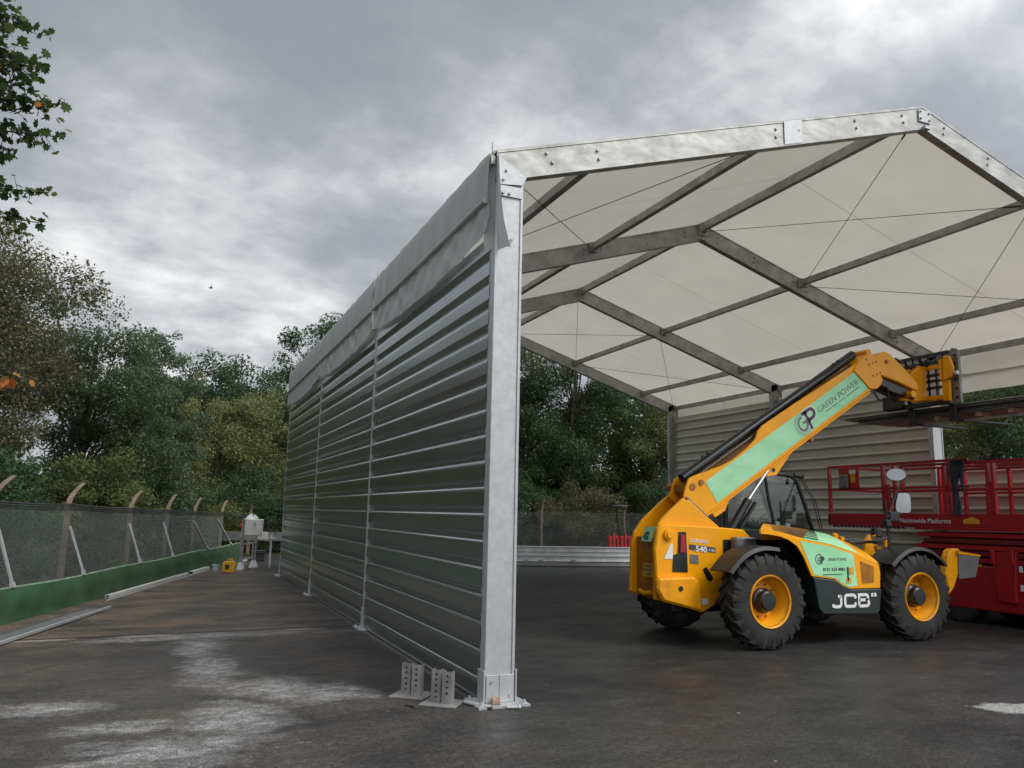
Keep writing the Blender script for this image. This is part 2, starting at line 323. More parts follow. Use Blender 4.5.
# ------------------------------------------------------------------ mesh builder
ORG = {}
def origin_of(o): return ORG.get(o.name, Vector((0, 0, 0)))
class MB:
    def __init__(s): s.v = []; s.f = []
    def add(s, vs, fs):
        b = len(s.v); s.v += [tuple(v) for v in vs]; s.f += [tuple(b + i for i in f) for f in fs]; return s
    def box(s, a, b):
        x0, y0, z0 = [min(p, q) for p, q in zip(a, b)]; x1, y1, z1 = [max(p, q) for p, q in zip(a, b)]
        return s.hexa([(x0, y0, z0), (x1, y0, z0), (x1, y1, z0), (x0, y1, z0), (x0, y0, z1), (x1, y0, z1), (x1, y1, z1), (x0, y1, z1)])
    def hexa(s, v): return s.add(v, [(0, 3, 2, 1), (4, 5, 6, 7), (0, 1, 5, 4), (1, 2, 6, 5), (2, 3, 7, 6), (3, 0, 4, 7)])
    def cbox(s, c, sz, rot=None):
        c = Vector(c); h = [q / 2 for q in sz]; rot = rot or Matrix.Identity(3)
        return s.hexa([c + rot @ Vector((x * h[0], y * h[1], z * h[2])) for x, y, z in ((-1, -1, -1), (1, -1, -1), (1, 1, -1), (-1, 1, -1), (-1, -1, 1), (1, -1, 1), (1, 1, 1), (-1, 1, 1))])
    def bar(s, a, b, w, h, up=(0, 0, 1)):      # rectangular bar a->b, w sideways, h along 'up'
        a, b = Vector(a), Vector(b); d = (b - a).normalized(); up = Vector(up)
        sd_ = d.cross(up)
        if sd_.length < 1e-4: sd_ = d.cross(Vector((1, 0, 0)))
        sd_.normalize(); u = sd_.cross(d).normalized(); sd_ *= w / 2; u *= h / 2
        return s.hexa([a - sd_ - u, a + sd_ - u, b + sd_ - u, b - sd_ - u, a - sd_ + u, a + sd_ + u, b + sd_ + u, b - sd_ + u])
    def prism(s, poly, y0, y1):                # polygon in XZ extruded along Y
        n = len(poly); vs = [(x, y0, z) for x, z in poly] + [(x, y1, z) for x, z in poly]
        return s.add(vs, [tuple(range(n)), tuple(range(2 * n - 1, n - 1, -1))] + [(i, i + n, (i + 1) % n + n, (i + 1) % n) for i in range(n)])
    def prismx(s, poly, x0, x1):               # polygon in YZ extruded along X
        n = len(poly); vs = [(x0, y, z) for y, z in poly] + [(x1, y, z) for y, z in poly]
        return s.add(vs, [tuple(range(n)), tuple(range(2 * n - 1, n - 1, -1))] + [(i, i + n, (i + 1) % n + n, (i + 1) % n) for i in range(n)])
    def tube(s, pts, r, n=8, cap=True):
        pts = [Vector(p) for p in pts]; rr = r if isinstance(r, (list, tuple)) else [r] * len(pts)
        b = len(s.v); prev = None
        for i, p in enumerate(pts):
            d = (pts[min(i + 1, len(pts) - 1)] - pts[max(i - 1, 0)])
            if d.length < 1e-9: d = Vector((0, 0, 1))
            d.normalize()
            if prev is None:
                a = d.cross(Vector((0, 0, 1)))
                if a.length < .1: a = d.cross(Vector((1, 0, 0)))
            else:
                a = prev - d * prev.dot(d)
            a.normalize(); prev = a; c = d.cross(a)
            for k in range(n):
                t = 2 * PI * k / n; s.v.append(tuple(p + (a * math.cos(t) + c * math.sin(t)) * rr[i]))
        for i in range(len(pts) - 1):
            for k in range(n):
                s.f.append((b + i * n + k, b + i * n + (k + 1) % n, b + (i + 1) * n + (k + 1) % n, b + (i + 1) * n + k))
        if cap:
            s.f.append(tuple(b + k for k in range(n))[::-1]); e = b + (len(pts) - 1) * n; s.f.append(tuple(e + k for k in range(n)))
        return s
    def revY(s, c, prof, n=40):               # profile of (radius, y offset), revolved about the Y axis through c
        b = len(s.v); m = len(prof)
        for k in range(n):
            t = 2 * PI * k / n
            for r, y in prof: s.v.append((c[0] + r * math.cos(t), c[1] + y, c[2] + r * math.sin(t)))
        for k in range(n):
            for j in range(m - 1):
                a = b + k * m + j; d = b + ((k + 1) % n) * m + j
                s.f.append((a, a + 1, d + 1, d))
        return s
    def grid(s, fn, nu, nv):
        b = len(s.v)
        for i in range(nu + 1):
            for j in range(nv + 1): s.v.append(tuple(fn(i / nu, j / nv)))
        for i in range(nu):
            for j in range(nv):
                a = b + i * (nv + 1) + j; s.f.append((a, a + nv + 1, a + nv + 2, a + 1))
        return s
    def build(s, name, material, parent=None, smooth=False, bevel=0, seg=1, org=None):
        o_ = Vector(org) if org is not None else (origin_of(parent) if parent else Vector((0, 0, 0)))
        me = bpy.data.meshes.new(name)
        me.from_pydata([(v[0] - o_.x, v[1] - o_.y, v[2] - o_.z) for v in s.v], [], s.f); me.validate()
        import bmesh
        bm = bmesh.new(); bm.from_mesh(me); bmesh.ops.recalc_face_normals(bm, faces=bm.faces)
        if bevel:
            es = [e for e in bm.edges if len(e.link_faces) == 2 and e.calc_face_angle(0) > .5]
            bmesh.ops.bevel(bm, geom=es, offset=bevel, segments=seg, affect='EDGES', profile=.5, clamp_overlap=True)
        bm.to_mesh(me); bm.free()
        if smooth:
            me.polygons.foreach_set('use_smooth', [True] * len(me.polygons))
            try: me.set_sharp_from_angle(angle=R(40))
            except Exception: pass
        me.materials.append(material)
        o = bpy.data.objects.new(name, me); COL.objects.link(o)
        if parent:
            o.parent = parent; o.location = o_ - origin_of(parent)
        else: o.location = o_
        ORG[o.name] = o_
        return o
def tag(o, label, cat, group=None, kind=None):
    o['label'] = label; o['category'] = cat
    if group: o['group'] = group
    if kind: o['kind'] = kind
    return o
def thing(name, loc, label, cat, group=None):
    o = bpy.data.objects.new(name, None); COL.objects.link(o); o.location = loc; ORG[o.name] = Vector(loc)
    return tag(o, label, cat, group)
def struct(o): o['kind'] = 'structure'; return o
def dup(root, loc, label=None, cat=None):
    r = root.copy(); COL.objects.link(r); r.location = loc
    if label: r['label'] = label
    def rec(a, b):
        for ch in a.children:
            c = ch.copy(); COL.objects.link(c); c.parent = b; rec(ch, c)
    rec(root, r); return r
def npmesh(name, V, F, material, parent=None, org=(0, 0, 0), smooth=False):
    """V (n,3) array, F (m,k) array of equal sized faces"""
    o_ = Vector(org); V = np.asarray(V, dtype=np.float32) - np.array(org, dtype=np.float32)
    me = bpy.data.meshes.new(name); k = F.shape[1]
    me.vertices.add(len(V)); me.vertices.foreach_set('co', V.ravel())
    me.loops.add(F.size); me.loops.foreach_set('vertex_index', F.ravel().astype(np.int32))
    me.polygons.add(len(F)); me.polygons.foreach_set('loop_start', np.arange(0, F.size, k, dtype=np.int32))
    try: me.polygons.foreach_set('loop_total', np.full(len(F), k, dtype=np.int32))
    except Exception: pass
    me.update(calc_edges=True); me.materials.append(material)
    o = bpy.data.objects.new(name, me); COL.objects.link(o)
    if parent: o.parent = parent; o.location = o_ - origin_of(parent)
    else: o.location = o_
    ORG[o.name] = o_
    return o
def text(txt, name, size, material, parent, origin, right, up, off=0., extrude=.002, width=None, shear=0.):
    cu = bpy.data.curves.new(name, 'FONT'); cu.body = txt; cu.size = size; cu.offset = off; cu.extrude = extrude; cu.resolution_u = 3; cu.shear = shear
    t = bpy.data.objects.new('tmp', cu); COL.objects.link(t)
    dg = bpy.context.evaluated_depsgraph_get(); me = bpy.data.meshes.new_from_object(t.evaluated_get(dg))
    bpy.data.objects.remove(t)
    xs = [v.co.x for v in me.vertices]; x0, x1 = min(xs), max(xs); sx = (width / (x1 - x0)) if width else 1.
    r = Vector(right).normalized(); u = Vector(up).normalized(); n = r.cross(u)
    oo = origin_of(parent)
    for v in me.vertices:
        p = Vector(origin) + r * (v.co.x - x0) * sx + u * v.co.y + n * v.co.z - oo
        v.co = p
    me.materials.clear(); me.materials.append(material)
    o = bpy.data.objects.new(name, me); COL.objects.link(o); o.parent = parent; ORG[o.name] = oo
    return o

# ------------------------------------------------------------------ ground
g = MB().add([(-400, -400, -.05), (400, -400, -.05), (400, 400, -.05), (-400, 400, -.05)], [(0, 1, 2, 3)]).build('ground', M['soil']); struct(g)
def bl(y): return -4.78 + (y - 6.4) * .296 - .12      # base line of the green wall
yp = [(bl(-60), -60), (60, -60), (60, 10), (34, 15.5), (14.4, 20.9), (0, 24.6), (bl(24.5), 24.5)]
MB().add([(x, y, 0) for x, y in yp], [tuple(range(len(yp)))]).build('yard_slab', M['yard'])
struct(bpy.data.objects['yard_slab'])

# ------------------------------------------------------------------ tent
rng = random.Random(5)
Lb, W, H, Hr, hd, lw = 4.829, 12.292, 5.297, 7.227, .333, .293
sl_ = (Hr - H) / (W / 2)
tent = thing('clearspan_tent', (W / 2, 0, 0), 'large open-ended white-roofed frame tent with grey corrugated side walls, telehandler parked inside', 'tent')
def zt(x): return Hr - sl_ * abs(x - W / 2)
def bolt(par, x, y, z, r=.014, d=.012):
    MB().tube([(x, y, z), (x, y - d, z)], r, 6).build('bolt', M['alu_dark'], par)
for k in range(4):
    y = k * Lb
    for side in (0, 1):
        X0, X1 = (0, lw) if side == 0 else (W - lw, W)
        xi = X1 if side == 0 else X0
        top = zt(X0 if side == 0 else X1)
        topi = zt(xi)
        b = MB()
        yf, yb = y - .06, y + .06
        # web with rolled lips on both edges
        b.hexa([(X0 + .0, yf + .012, .02), (X1, yf + .012, .02), (X1, yb - .012, .02), (X0, yb - .012, .02),
                (X0, yf + .012, top - .02), (X1, yf + .012, topi - .05), (X1, yb - .012, topi - .05), (X0, yb - .012, top - .02)])
        for xa in (X0, X1 - .028):
            b.box((xa, yf, .02), (xa + .028, yf + .012, (H if side == 0 and xa == X0 else zt(xa)) - .40))
            b.box((xa, yb - .012, .02), (xa + .028, yb, zt(xa) - .40))
        lg = b.build('leg', M['galv'] if k == 0 else M['alu_dark'] if side else M['galv'], tent, bevel=.003)
        if k == 1 and side == 1: lg.data.materials[0] = M['galv']
        # shoe and base plate
        s_ = MB(); s_.box((X0 + .012, yf - .014, .022), (X0 + .135, yf, .26)); s_.box((X0 + .14, yf - .014, .022), (X1 - .012, yf, .26))
        s_.box((X0 - .016, yf - .018, .022), (X0 - .002, yb + .018, .30)); s_.box((X1 + .002, yf - .018, .022), (X1 + .016, yb + .018, .30))
        sh_ = s_.build('shoe', M['galv'], tent, bevel=.002)
        if k == 0: bolt(sh_, X0 + .06, yf - .014, .20); bolt(sh_, X1 - .05, yf - .014, .08)
        pl = MB(); pl.box((X0 - .10, y - .20, 0.001), (X1 + .10, y + .20, .02))
        for dx in (X0 - .06, X1 + .06):
            for dy in (-.15, .15): pl.tube([(dx, y + dy, .02), (dx, y + dy, .05)], .014, 6); pl.tube([(dx, y + dy, .02), (dx, y + dy, .026)], .028, 8)
        pl.build('base_plate', M['galv'], tent)
        # corner knee plates and bolts
        kp = MB()
        kx = X0 if side == 0 else X1; sg = 1 if side == 0 else -1
        kp.prism([(kx + sg * .01, top - .06), (kx + sg * (lw + .03), topi - .33), (kx + sg * (lw - .012), topi - .42), (kx + sg * .01, top - .36)], yf - .012, yf - .001)
        kp.box((kx + sg * .012, yf - .006, top - .36), (kx + sg * (lw - .012), yf - .001, top - .47))
        kpo = kp.build('knee_plate', M['galv'] if k == 0 else M['alu_dark'], tent)
        for px_, pz in ((.07, .44), (.14, .44), (.09, .92), (.17, .92), (.10, .20), (.07, .30)): 
            if k < 2: bolt(kpo, kx + sg * px_, yf - .008, top - pz, .016, .022)
        if side == 0:
            sp = MB(); sp.tube([(-.03, y, top - .10), (-.03, y, top + .10)], .007, 6); sp.box((-.05, y - .03, top - .14), (.03, y + .03, top - .05)); sp.build('eave_pin', M['alu_dark'], tent)
    # rafters: box section with lips
    for side in (0, 1):
        xe = 0. if side == 0 else W
        b = MB(); xm = W / 2
        sg = -1 if side == 0 else 1
        def sect(x, a, c, yy0, yy1): return [(x, yy0, zt(x) - a), (x, yy1, zt(x) - a), (x, yy1, zt(x) - c), (x, yy0, zt(x) - c)]
        def beam(a, c, y0, y1, xa=xe, xb=xm):
            A = sect(xa, c, a, y0, y1); B = sect(xb, c, a, y0, y1)
            b.add(A + B, [(0, 1, 2, 3), (7, 6, 5, 4), (0, 4, 5, 1), (1, 5, 6, 2), (2, 6, 7, 3), (3, 7, 4, 0)])
        beam(0.012, hd - .012, y - .048, y + .048)
        beam(0, .030, y - .06, y + .06); beam(hd - .030, hd, y - .06, y + .06)
        if k == 0: beam(.03, hd - .03, y - .053, y - .0485)
        raf = b.build('rafter', M['alu'] if k == 0 else M['alu_dark'], tent, bevel=.003)
        bb = MB()
        for u, dz in ((.55, .09), (.62, .20), (1.15, .12), (1.17, .22), (3.6, .10), (3.6, .2), (3.95, .15), (4.9, .1), (4.92, .2), (5.75, .10), (5.77, .2)):
            x = xe - sg * u
            if k < 2: bolt(raf, x, y - .053, zt(x) - dz, .018, .02)
        if k == 0:
            x = xe - sg * 3.86
            q_ = [(xx, yy, zt(xx) - dd) for dd in (.315, .012) for xx, yy in ((x - .14, y - .068), (x + .14, y - .068), (x + .14, y - .0605), (x - .14, y - .0605))]
            bb.hexa(q_)
            bb.build('splice_plate', M['galv'], raf)
    rp = MB(); rp.box((W / 2 - .10, y - .075, Hr - .24), (W / 2 + .12, y - .0615, Hr - .07))
    for dx in (-.07, .09):
        for dz in (.10, .20): pass
    rp.box((W / 2 - .05, y - .12, Hr - hd - .02), (W / 2 + .05, y - .02, Hr - hd + .02))
    rpo = rp.build('ridge_plate', M['galv'] if k == 0 else M['alu_dark'], tent)
    if k == 0:
        for dx in (-.07, .09):
            for dz in (.10, .20): bolt(rpo, W / 2 + dx, y - .075, Hr - dz, .015, .02)
US = (0., 2.38, 4.84, 6.10)
for k in range(3):
    y0, y1 = k * Lb + .062, (k + 1) * Lb - .062
    for side in (-1, 1):
        for i, u in enumerate(US):
            if u == 0 and side == 1: continue
            x = W / 2 + side * u; z = zt(x) - (.10 if i else .08)
            b = MB(); hh = .12 if i else .15
            b.box((x - .035, y0, z - hh / 2), (x + .035, y1, z + hh / 2)).box((x - .045, y0, z - hh / 2 - .006), (x + .045, y1, z - hh / 2 + .006))
            for yy in (y0 + .04, y1 - .04): b.box((x - .07, yy - .04, z - .10), (x + .07, yy + .04, z + .07))
            b.build('eave_beam' if i == 3 else 'purlin' if i else 'ridge_beam', M['alu_dark'], tent, bevel=.003)
        if k != 1:
            wires = MB(); us = (0., 2.38, 6.0)
            for i in range(2):
                if side < 0 and i == 0: continue
                a, c = W / 2 + side * us[i], W / 2 + side * us[i + 1]
                for (p, q) in (((a, y0 + .05), (c, y1 - .05)), ((c, y0 + .05), (a, y1 - .05))):
                    P0 = Vector((p[0], p[1], zt(p[0]) - .17)); P1 = Vector((q[0], q[1], zt(q[0]) - .17 - .012))
                    wires.tube([P0, P1], .0055, 5); d = (P1 - P0).normalized()
                    wires.tube([P0 + d * .12, P0 + d * .16, P0 + d * .34, P0 + d * .38], [.005, .014, .014, .005], 6)
            wires.build('bracing_wire', M['cable'], tent)
    # roof fabric, one cover per bay, both slopes, slight sag between frames
    b = MB(); ya, yb_ = k * Lb - (.05 if k == 0 else 0.), (k + 1) * Lb + (.05 if k == 2 else 0.)
    nr = np.random.RandomState(k)
    ph = nr.rand(8) * 6.3
    def rf(u, v):
        x = -.03 + (W + .06) * u; yy = ya + (yb_ - ya) * v; s = min(abs(math.sin(PI * v)), 1)
        d = abs(x - W / 2) / (W / 2)
        wr = 0
        if k == 2: wr = .012 * math.sin(x * 7 + v * 9 + ph[0]) * s * d + .010 * math.sin(x * 13 - v * 14 + ph[1]) * s * d
        return (x, yy, zt(x) + .006 - .05 * s * math.sin(PI * min(1, d) * .98 + .02) + wr)
    b.grid(rf, 96, 22)
    b.build('roof_fabric', M['roof'], tent, smooth=True)
    # hanging valance on both eaves with its pocket rod and a loose, creased lower flap
    for side in (0, 1):
        xs = -.045 if side == 0 else W + .045; sg = -1 if side == 0 else 1
        low = 4.33 if side == 0 else 4.38
        nrv = np.random.RandomState(40 + k * 2 + side); am = nrv.rand(14); pp = nrv.rand(14) * 6.3
        y0v = k * Lb - (.02 if k == 0 else -.02); y1v = (k + 1) * Lb - .02
        def vf(u, v):
            yy = y0v + (y1v - y0v) * u
            sag = .0
            for q in range(6): sag += am[q] * math.sin((q + 1) * 2.1 * u * PI + pp[q])
            edge = .13 * math.sin(PI * u) ** .6
            zlow = low + .006 * sag + (.16 * (1 - max(0, math.sin(PI * u)) ** .5) if side == 0 else 0)
            zb = 4.77
            if v < .5: z = H - .02 + (zb - H + .02) * (v / .5); amp = .014 + .012 * v
            else: z = zb + (zlow - zb) * ((v - .5) / .5); amp = .018 + .020 * math.sin(PI * (v - .5) * 2)
            w_ = 0
            for q in range(6, 14): w_ += (am[q] - .3) * math.sin((q - 2) * 2.3 * u * PI + pp[q] + (v * 9 if v > .5 else v * 6) * (1 if q % 2 else -1))
            out_ = .012 * math.sin(PI * min(1, v / .5)) if v < .5 else .01 * (v - .5)
            return (xs + sg * (out_ + .02) + sg * amp * w_ * .32, yy, z)
        b = MB().grid(vf, 90, 26); b.build('valance', M['valance'] if side == 0 else M['roof'], tent, smooth=True)
        b = MB().tube([(xs + sg * .045, y0v + .03, 4.77), (xs + sg * .05, (y0v + y1v) / 2, 4.755), (xs + sg * .045, y1v - .03, 4.77)], .024, 8)
        b.build('valance_rod', M['valance'], tent, smooth=True)
# loose front end of the valance folded round the corner leg
def flap(u, v):
    z = 5.24 - 1.02 * v; hw = .10 + .05 * v + .10 * max(0, v - .55)
    a = -1.9 + 2.7 * u
    return (-.05 + .09 * math.cos(a) * .6 + .10 * (u * v ** 2) + .10 * max(0, v - .7) * u, -.10 - .05 * math.sin(a * 1.1 + 1.2 * v) - .05 * v * u + (1 - u) * .14, z + .10 * (1 - u) * v - .03 * math.sin(6 * u) * v)
MB().grid(flap, 14, 24).build('valance_flap', M['valance'], tent, smooth=True)

# corrugated cladding, one wall panel per bay
PITCH = .25
def cladprof(z0, z1):
    pr = []; z = z0
    while z < z1 - .02:
        for dz, d in ((0, 1), (.094, 1), (.112, .965), (.128, .87), (.142, .70), (.153, .45), (.160, .15), (.162, 0), (.180, 0), (.232, 1)):
            if z + dz < z1: pr.append((z + dz, d))
        z += PITCH
    pr.append((z1, pr[-1][1])); return pr
def cladding(X, sg, y0, y1, z1, name='wall_cladding', z0=.055, m=None, par=tent):
    pr = cladprof(z0, z1); b = MB(); n = 14
    def add_layer(off):
        base = len(b.v)
        for i in range(n + 1):
            yy = y0 + (y1 - y0) * i / n
            for z, d in pr: b.v.append((X + sg * (  .054 * d) + off + sg * .0007 * math.sin(i * .9 + z * 3), yy, z))
        m_ = len(pr)
        for i in range(n):
            for j in range(m_ - 1):
                a = base + i * m_ + j; b.f.append((a, a + 1, a + m_ + 1, a + m_))
    add_layer(0)
    # ragged panel ends: small end caps of each rib
    o = b.build(name, m or M['clad'], par)
    return o
for k in range(3):
    y0, y1 = k * Lb + .064, (k + 1) * Lb - .064
    cladding(.050, -1, y0, y1, 4.44)
    rl = MB().box((.035, y0, .004), (.125, y1, .05)); rl.build('base_rail', M['galv'], tent)
    for yy in (y0 + .02, y1 - .02): MB().box((.008, yy - .018, .05), (.098, yy + .018, 4.42)).build('side_channel', M['bracket'], tent)
    top = 4.90 if k else 2.80
    cladding(W - .11, 1, y0, y1, top, m=M['clad_in'])
    MB().box((W - .125, y0, .004), (W - .035, y1, .05)).build('base_rail', M['galv'], tent)
    for yy in (y0 + .03, y1 - .03): MB().box((W - .15, yy - .03, .05), (W - .055, yy + .03, top)).build('side_channel', M['alu_dark'], tent)
# diagonal tie in the rear right bay
MB().tube([(W - .2, 2 * Lb + .2, 4.7), (W - .2, 3 * Lb - .2, 1.0)], .006, 5).build('bracing_wire', M['cable'], tent)

# ------------------------------------------------------------------ things around the near leg
def perforated_bracket(x, y, rz, label):
    t = thing('perforated_base_bracket', (x, y, 0), label, 'bracket', 'spare base brackets by the tent leg')
    p = MB(); p.box((x - .17, y - .15, 0.001), (x + .17, y + .15, .016)); p.build('foot_plate', M['bracket'], t, bevel=.002)
    for dx in (-.062, .062):
        b = MB(); z0, z1 = .016, .29; w = .044; xx = x + dx; dyy = .03 if dx < 0 else -.03
        # C-shaped upright: front web built round five holes, two returns
        zs = [z0]; hol = [.055, .105, .155, .205, .25]
        yf = y + dyy - .035
        hw = .012
        b.box((xx - w, yf, z0), (xx - hw, yf + .005, z1)); b.box((xx + hw, yf, z0), (xx + w, yf + .005, z1))
        pz = z0
        for h in hol: b.box((xx - hw, yf, pz), (xx + hw, yf + .005, h - .011)); pz = h + .011
        b.box((xx - hw, yf, pz), (xx + hw, yf + .005, z1))
        b.box((xx - w, yf + .005, z0), (xx - w + .005, y + dyy + .05, z1)); b.box((xx + w - .005, yf + .005, z0), (xx + w, y + dyy + .05, z1))
        b.build('upright', M['bracket'], t)
    t.rotation_euler = (0, 0, rz); return t
perforated_bracket(-.50, .52, R(-38), 'bracket with perforated uprights, the left one of the pair by the leg')
perforated_bracket(-.33, .13, R(-38), 'bracket with perforated uprights, the right one of the pair nearest the leg')
b = MB(); b.tube([(.05, -.12, .042), (.12, -.13, .042)], .038, 12)
tag(b.build('strap_roll', M['rust'], smooth=True), 'small rusty orange strap roll on the base plate of the near leg', 'strap roll')
for i, (a, c, r_, m_, lb) in enumerate((((-.14, .06, .02), (-.06, -.13, .02), .017, M['galv'], 'loose galvanised bolt left of the near leg base plate'),
                             ((.15, -.23, .016), (.25, -.26, .016), .015, M['galv'], 'loose galvanised bolt in front of the near leg base plate'),
                             ((-.05, -.16, .012), (.0, -.21, .012), .012, M['cable'], 'small dark blue-black peg by the near leg base plate'))):
    b = MB(); b.tube([a, c], r_, 8); d = (Vector(c) - Vector(a)).normalized(); b.tube([Vector(c), Vector(c) + d * .018], r_ * 1.6, 6)
    tag(b.build('anchor_bolt', m_), lb, 'bolt')
b = MB(); b.tube([(-.66, .16, .01), (-.60, .08, .012), (-.61, .02, .01)], .012, 6); tag(b.build('dark_peg', M['cable']), 'short dark peg lying in front of the perforated brackets', 'peg')

# ------------------------------------------------------------------ left side: green wall, fence
gw = thing('green_retaining_wall', (bl(10), 10, 0), 'low green painted kerb wall running along the wire fence', 'wall')
nrm = Vector((-.9588, .2839, 0))
pts = [(y, ) for y in np.linspace(-8, 21.3, 60)]
b = MB(); c_ = MB()
def wallp(v, y, prof):
    return [(bl(y) + .12 + nrm.x * o, y + nrm.y * o, z) for o, z in prof]
prof = [(0.0, 0), (0.02, .10), (.0, .24), (.02, .38), (.05, .47), (.11, .485), (.13, .0)]
base = 0
for i, (y,) in enumerate(pts):
    hz = .0 + .012 * math.sin(y * 1.3) + .012 * math.sin(y * .37 + 1) + .004 * (y > 8) * (y - 8)
    for o, z in prof: b.v.append((bl(y) + .12 + nrm.x * (o + .008 * math.sin(y * 2.2)), y + nrm.y * o, z + (hz if z > .2 else 0)))
m_ = len(prof)
for i in range(len(pts) - 1):
    for j in range(m_ - 1): a = i * m_ + j; b.f.append((a, a + 1, a + m_ + 1, a + m_))
b.f.append(tuple(range(m_))); b.f.append(tuple((len(pts) - 1) * m_ + j for j in range(m_)))
b.build('wall_panel', M['greenwall'], gw, smooth=True)
cp = []
for i, (y,) in enumerate(pts):
    hz = .012 * math.sin(y * 1.3) + .012 * math.sin(y * .37 + 1) + .004 * (y > 8) * (y - 8)
    cp.append((bl(y) + .12 + nrm.x * .075, y + nrm.y * .075, .485 + hz))
MB().tube(cp, .022, 6).build('wall_capping', M['greencap'], gw)

fence = thing('chain_link_fence', (-4, 12, 0), 'wire mesh fence on cranked concrete posts behind the green wall', 'fence')
fk = [(-6.95, 1.0, 1.76), (-6.05, 4.0, 1.76), (-5.15, 6.9, 1.75), (-4.41, 9.42, 1.73), (-3.51, 12.45, 1.67), (-2.77, 14.96, 1.64), (-2.07, 17.33, 1.60), (-1.17, 20.35, 1.57), (.07, 24.56, 1.42)]
tips = {2: 2.11, 3: 2.13, 4: 2.08}
def fpost(x, y, zk, arm, par, w=.105, ztop=None):
    b = MB(); h = w / 2
    ax = Vector((.16, .58, 0)) if arm else Vector((0, 0, 0))
    b.hexa([(x - h, y - h, 0), (x + h, y - h, 0), (x + h, y + h, 0), (x - h, y + h, 0), (x - h * .9, y - h * .9, zk), (x + h * .9, y - h * .9, zk), (x + h * .9, y + h * .9, zk), (x - h * .9, y + h * .9, zk)])
    q = [Vector(v) for v in b.v[4:8]]; c0 = sum(q, Vector()) / 4
    for fa, fz, sc_ in ((.10, .09, .95), (.32, .19, .9), (.66, .30, .86), (1., .385, .8)):
        t = [c0 + (v - c0) * sc_ + ax * fa + Vector((0, 0, fz if True else 0)) for v in q0_] if False else [c0 + (v - c0) * sc_ + ax * fa + Vector((0, 0, fz)) for v in [Vector(w_) for w_ in b.v[4:8]]]
        b.add([*q, *t], [(0, 1, 5, 4), (1, 2, 6, 5), (2, 3, 7, 6), (3, 0, 4, 7)] + ([(4, 5, 6, 7)] if fa == 1. else [])); q = t
    return b.build('post', M['concrete'], par)
for i, (x, y, zk) in enumerate(fk): fpost(x, y, zk, True, fence)
def mesh_panels(pts_, par, name='wire_mesh', zlow=.02, pitch=.062, r=.0022, drop=.03):
    V = []; F = []
    def seg(a, c):
        a = np.array(a); c = np.array(c); d = c - a; n_ = np.linalg.norm(d)
        if n_ < .02: return
        d /= n_; s = np.cross(d, (0, 0, 1.)); s /= np.linalg.norm(s) + 1e-9; u = np.cross(s, d); k = len(V)
        for p in (a, c):
            for t in (0, 2.094, 4.189): V.append(p + (s * math.cos(t) + u * math.sin(t)) * r)
        for t in range(3): F.append((k + t, k + (t + 1) % 3, k + 3 + (t + 1) % 3, k + 3 + t))
    for (x0, y0, z0), (x1, y1, z1) in zip(pts_[:-1], pts_[1:]):
        Ls = math.hypot(x1 - x0, y1 - y0); Hh = (z0 + z1) / 2 - drop - zlow
        def P(s, h, side=0): return (x0 + (x1 - x0) * s / Ls, y0 + (y1 - y0) * s / Ls, zlow + h * (1 + 0))
        s = -Hh
        tb = 1.25     # diamonds a little taller than wide
        while s < Ls:
            for sg in (1, -1):
                a0, a1 = (s, 0), (s + Hh / tb, Hh)
                # clip
                t0 = max(0, (0 - a0[0]) / (a1[0] - a0[0])); t1 = min(1, (Ls - a0[0]) / (a1[0] - a0[0]))
                if t1 - t0 > .02:
                    pa = (a0[0] + (a1[0] - a0[0]) * t0, Hh * t0); pb = (a0[0] + (a1[0] - a0[0]) * t1, Hh * t1)
                    if sg == 1: seg(P(*pa), P(*pb))
                    else: seg(P(Ls - pa[0], pa[1]), P(Ls - pb[0], pb[1]))
            s += pitch
    return npmesh(name, np.array(V), np.array(F), M['wire'], par, org=tuple(origin_of(par)))
mp_ = [(x + .06, y, z) for x, y, z in fk]
mesh_panels(mp_[:-1], fence)
cab_ = MB()
for dz, r_, dx in ((-.02, .014, .075), (-.055, .010, .08), (-.10, .006, .07)):
    pl_ = []
    for (x0, y0, z0), (x1, y1, z1) in zip(fk[:-1], fk[1:]):
        for t in (0, .33, .66): pl_.append((x0 + (x1 - x0) * t + dx, y0 + (y1 - y0) * t, z0 + (z1 - z0) * t + dz - .02 * math.sin(PI * t)))
    x, y, z = fk[-1]; pl_.append((x + dx, y, z + dz))
    cab_.tube(pl_, r_, 6)
cab_.build('top_rail', M['cable'], fence)
# galvanised struts from the green wall up to the fence
for i, (yb_, yt) in enumerate(((3.6, 3.6), (6.75, 6.75), (9.13, 9.08), (11.9, 11.9), (14.1, 14.1), (17.2, 16.6), (19.9, 19.2))):
    a = Vector((bl(yb_) + .12 - .05, yb_, .49 + .004 * max(0, yb_ - 8))); c = Vector((bl(yt) + .12 - .34, yt + .1, 1.33))
    b = MB(); b.bar(a, c, .048, .028); b.bar(a, a + (c - a) * .09, .09, .045); b.build('strut', M['galv'], fence)

